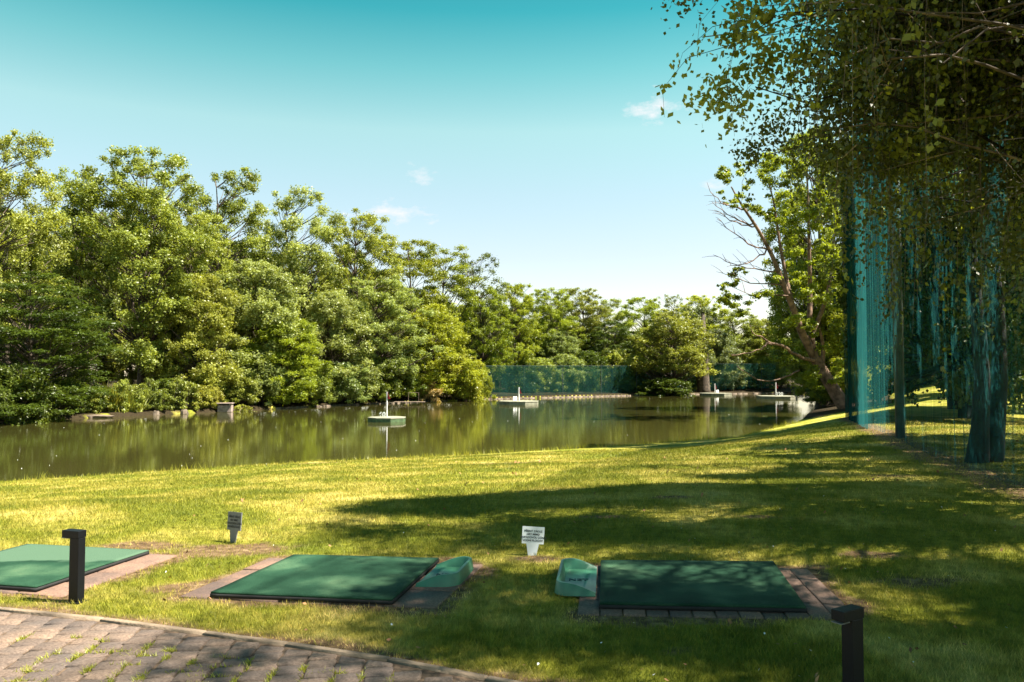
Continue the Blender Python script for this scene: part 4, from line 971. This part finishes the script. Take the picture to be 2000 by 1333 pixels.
# loose edge stones
for (px, w, h, lb) in [(590 / 5 * 1 + 120 + 122, .8, .45, 'yellowish boulder in the bank right of the reeds'), (185, 3.0, .28, 'long flat stone slab below the reeds'), (306, .6, .4, 'pale boulder under the weeds')]:
    yy = float(np.interp(px, [150, 430], [818, 806])); b = pdir(px, yy); b = b * (ZW / b.z); rr2 = rs(int(px))
    bm = MB(); n = 9; ring = []
    for j, (z, s) in enumerate([(-.3, .9), (0, 1), (h * .6, .92), (h, .6)]):
        ring.append([(w / 2 * s * math.cos(6.283 * k / n) * (1 + .15 * rr2.normal()), .35 * s * math.sin(6.283 * k / n) * (1 + .15 * rr2.normal()), z + .03 * rr2.normal()) for k in range(n)])
    bm.add(sum(ring, []), [(j * n + k, j * n + (k + 1) % n, (j + 1) * n + (k + 1) % n, (j + 1) * n + k) for j in range(3) for k in range(n)] + [tuple(3 * n + k for k in range(n))])
    o = bm.build('bank_stone', stone_m, None); o.location = (b.x, b.y - .1, ZW); tag(o, lb, 'stone', 'loose stones on the left bank')
# reeds and bank weeds
def blades_clump(n, rad, h, w, rr, lean=.35, ell=.6):
    a = rr.rand(n) * 6.28; q = rr.rand(n) ** .5 * rad; B = np.stack([q * np.cos(a), q * np.sin(a) * ell, np.zeros(n)], 1)
    th = rr.rand(n) * 6.28; ln = rr.rand(n) * lean; hh = h * (.5 + .6 * rr.rand(n)); T = B + np.stack([np.cos(th) * ln * hh, np.sin(th) * ln * hh, hh], 1)
    s = np.stack([-np.sin(th), np.cos(th), 0 * th], 1) * (w * (.6 + .6 * rr.rand(n)))[:, None]; M_ = B * .45 + T * .55 + np.array([0, 0, 1]) * (hh * .08)[:, None]
    V = np.stack([B - s / 2, B + s / 2, M_ + s * .45, T, M_ - s * .45], 1).reshape(-1, 3); k = np.arange(n)[:, None] * 5
    return V, np.concatenate([k + np.array([[0, 1, 2, 4]]), k + np.array([[4, 2, 3, 3]])]), None, n
def tri_blades(n, B, h, w, rr, lean, v=None):
    th = rr.rand(n) * 6.28; hh = h * (.5 + .7 * rr.rand(n)); T = B + np.stack([np.cos(th) * lean * hh * rr.rand(n), np.sin(th) * lean * hh * rr.rand(n), hh], 1)
    ph = rr.rand(n) * 3.14; s = np.stack([np.cos(ph), np.sin(ph), 0 * ph], 1) * (w * np.ones(n) * (.6 + .8 * rr.rand(n)))[:, None] / 2
    V = np.stack([B - s, B + s, T], 1).reshape(-1, 3); return V, np.arange(3 * n).reshape(n, 3), (rr.rand(n) if v is None else v)
for i, (px, py, h, rad, lb) in enumerate([(205, 814, 2.4, 1.3, 'tall reed clump in the water margin under the big maple'), (150, 816, 1.3, 1.2, 'short yellow sedge clump at the left end of the reeds'), (245, 813, 1.6, 1.1, 'arching sedge clump right of the tall reeds')]):
    b = pdir(px, py); b = b * (ZW / b.z); n = 420; rr = rs(50 + i); a_ = rr.rand(n) * 6.28; q = rr.rand(n) ** .5 * rad
    B = np.stack([q * np.cos(a_), q * np.sin(a_) * .6, np.zeros(n)], 1); V, T_, A = tri_blades(n, B, h, .09, rr, .9)
    r = link('reed_clump', arr_mesh('reed_clump', V, T_, A), LM['weed']); r.location = (b.x, b.y + .9, gz(b.x, b.y + .9) - .05); tag(r, lb, 'reeds', 'reeds on the left bank')
rr = rs(61)
for i, px in enumerate([125, 175, 228, 262, 285, 312, 335, 358, 378, 398, 412, 462, 478]):
    yy = float(np.interp(px, [150, 430], [817, 805])); b = pdir(px, yy); b = b * (ZW / b.z); s = .45 + .35 * rr.rand() if px < 440 else .3
    w = [34, 36, 34, 40, 30, 40, 34, 36, 34, 34, 26, 22, 20][i]
    place_tree('small', 'weed' if i in (0, 1, 8, 9, 10, 11, 12) else 'maple', b.x, b.y + .9, 3.4 * s + .7, w * b.y / F * 1.55, ['weed clump at the left end of the bank', 'weed clump above the flat stone slab', 'leafy weeds right of the tall reeds', 'leafy weeds behind the yellowish boulder', 'dark weeds left of the pale boulder', 'dark leafy weeds over the pale boulder', 'weeds right of the pale boulder', 'weed clump halfway to the concrete box', 'bright weed clump left of the concrete box', 'sunlit weeds near the concrete box', 'yellow weeds touching the concrete box', 'low yellow weeds right of the concrete box', 'last small weed tuft right of the concrete box'][i], group='weeds along the left bank', name='weed_clump', cat='weeds')
# young shoots on the near shore at the right
place_tree('small', 'deep', *gxy(1492, 834), 1.1, 1.3, 'small leafy sapling on the near shore before the 120 float', group='saplings', name='sapling', cat='shrub')
# flower bed beyond the net
x, y = 46.5, 84
place_tree('small', 'pink', x, y, 1.1, 5.0, 'low reddish flower bed on the sunny strip beyond the net', group='flower beds', name='flower_bed', cat='flower bed')

# ------------------------------------------------------------------ lawn grass, weeds in joints, daisies, leaves
rr = rs(71)
def scatter(n, ymin, ymax, p):
    u = rr.rand(n); Y = (ymin ** (1 - p) + u * (ymax ** (1 - p) - ymin ** (1 - p))) ** (1 / (1 - p)); X = (rr.rand(n) * 2 - 1) * Y * .72; return X, Y
X, Y = scatter(640000, 3.2, 34, 1.15)
ok = (~inside(X, Y, POLY)) & (segd(X, Y, NEAR) > .1) & (kerb_side(X, Y) > .03)
for P in (pad_l, pad_m, pad_r): ok &= dist_poly(X, Y, P) > .0
X, Y = X[ok], Y[ok]; dr = dryness(X, Y); ok = rr.rand(len(X)) > dr * .8; X, Y, dr = X[ok], Y[ok], dr[ok]
Z = ground(X, Y); n = len(X); hgt = (.028 + .022 * fbm(X, Y, 1.5, 3, 8)) * (1 + .022 * Y) * (1 - .35 * dr)
wd = .0042 * np.maximum(1, Y / 6.0)
v = np.clip(rr.rand(n) * .85 + dr * .45 + (fbm(X, Y, .8, 3, 4) - .5) * .3, 0, 1)
V, T_, A = tri_blades(n, np.stack([X, Y, Z - .004], 1), hgt, wd, rr, 1.1, v)
tag(link('lawn_grass', arr_mesh('lawn_grass', V, T_, A), blade_m), 'short mown grass blades of the lawn', kind='stuff')
# taller grass fringe along the shore crest
n = 5200; NS = NEAR[2:9]; seg = rr.randint(len(NS) - 1, size=n); u = rr.rand(n); NSa = np.array(NS); P = NSa[seg] * (1 - u[:, None]) + NSa[seg + 1] * u[:, None]; P += rr.normal(0, .25, (n, 2)) 
Zf = np.maximum(ground(P[:, 0], P[:, 1]), ZW - .05); pn = fbm(P[:, 0], P[:, 1], .7, 2, 9)
V, T_, A = tri_blades(n, np.stack([P[:, 0], P[:, 1], Zf], 1), .12 + .5 * np.clip(pn - .45, 0, 1) * 1.5, .022, rr, .8)
tag(link('shore_grass', arr_mesh('shore_grass', V, T_, A), LM['weed']), 'uncut grass fringe along the near shore', kind='stuff')
# weeds in the joints
Bs = []
for (x, y) in joints:
    if y < 2.2: continue
    c = float(fbm(x, y, 1.4, 3, 6))
    if rr.rand() < .8 * max(0, (c - .3)) * 2.6:
        m_ = rr.randint(25, 110); L = .02 + .05 * rr.rand(); ax = rr.rand() < .6
        dx = rr.normal(0, L if ax else .008, m_); dy = rr.normal(0, .008 if ax else L, m_)
        Bs.append(np.stack([x + dx, y + dy, np.full(m_, PZ - .01)], 1))
B = np.concatenate(Bs); V, T_, A = tri_blades(len(B), B, .030, .007, rr, 1.6, .25 + .5 * rr.rand(len(B)))
tag(link('joint_weeds', arr_mesh('joint_weeds', V, T_, A), LM['weed']), 'small grass tufts growing in the paving joints', kind='stuff')
# daisies
def discs(X, Y, zoff, r, name, m, label, tilt=.5, nside=6):
    Vs = []; Fs = []
    for x, y in zip(X, Y):
        z = gz(x, y) + zoff; b = len(Vs); tx, ty = rr.normal(0, tilt, 2); rad = r * (.7 + .6 * rr.rand()) * max(1, y / 9)
        for k in range(nside):
            a = 6.283 * k / nside; q = rad * (1 if k % 2 == 0 else .75); dx, dy = q * math.cos(a), q * math.sin(a); Vs.append((x + dx, y + dy, z + dx * tx + dy * ty + rad))
        Fs.append(tuple(range(b, b + nside)))
    tag(link(name, arr_mesh(name, Vs, Fs), m), label, kind='stuff')
daisy_m = simple('daisy_petals', (.75, .75, .72), .7, .05, 5)
X, Y = scatter(95, 4, 12, 1.1); ok = (kerb_side(X, Y) > .1) & (X > -3)
for P in (pad_l, pad_m, pad_r): ok &= dist_poly(X, Y, P) > .05
discs(X[ok], Y[ok], .035, .0075, 'daisies', daisy_m, 'scattered small white daisies in the shaded grass')
dead_m = simple('dead_leaves', (.30, .15, .06), .8, .3, 5)
X, Y = scatter(300, 3.6, 26, 1.2); ok = (X > -4 + .0 * Y)
for P in (pad_l, pad_m, pad_r): ok &= dist_poly(X, Y, P) > .05
ok &= kerb_side(X, Y) > .05
discs(X[ok], Y[ok], .02, .014, 'fallen_leaves', dead_m, 'scattered brown fallen leaves on the lawn', .8, 4)
# floating petals and fluff on the water
Vs = []; Fs = []
for _ in range(40):
    px, py = rr.rand() * 1500, 800 + rr.rand() * 120; d = pdir(px, py); c = d * (ZW / d.z); q = .014 + .016 * rr.rand(); b = len(Vs)
    if not bool(inside(np.array([c.x]), np.array([c.y]), POLY)[0]): continue
    Vs += [(c.x - q, c.y, ZW + .006), (c.x, c.y - q, ZW + .01), (c.x + q, c.y, ZW + .006), (c.x, c.y + q, ZW + .03)]; Fs.append((b, b + 1, b + 2, b + 3))
tag(link('floating_petals', arr_mesh('floating_petals', Vs, Fs), daisy_m), 'tiny pale petals floating on the pond', kind='stuff')
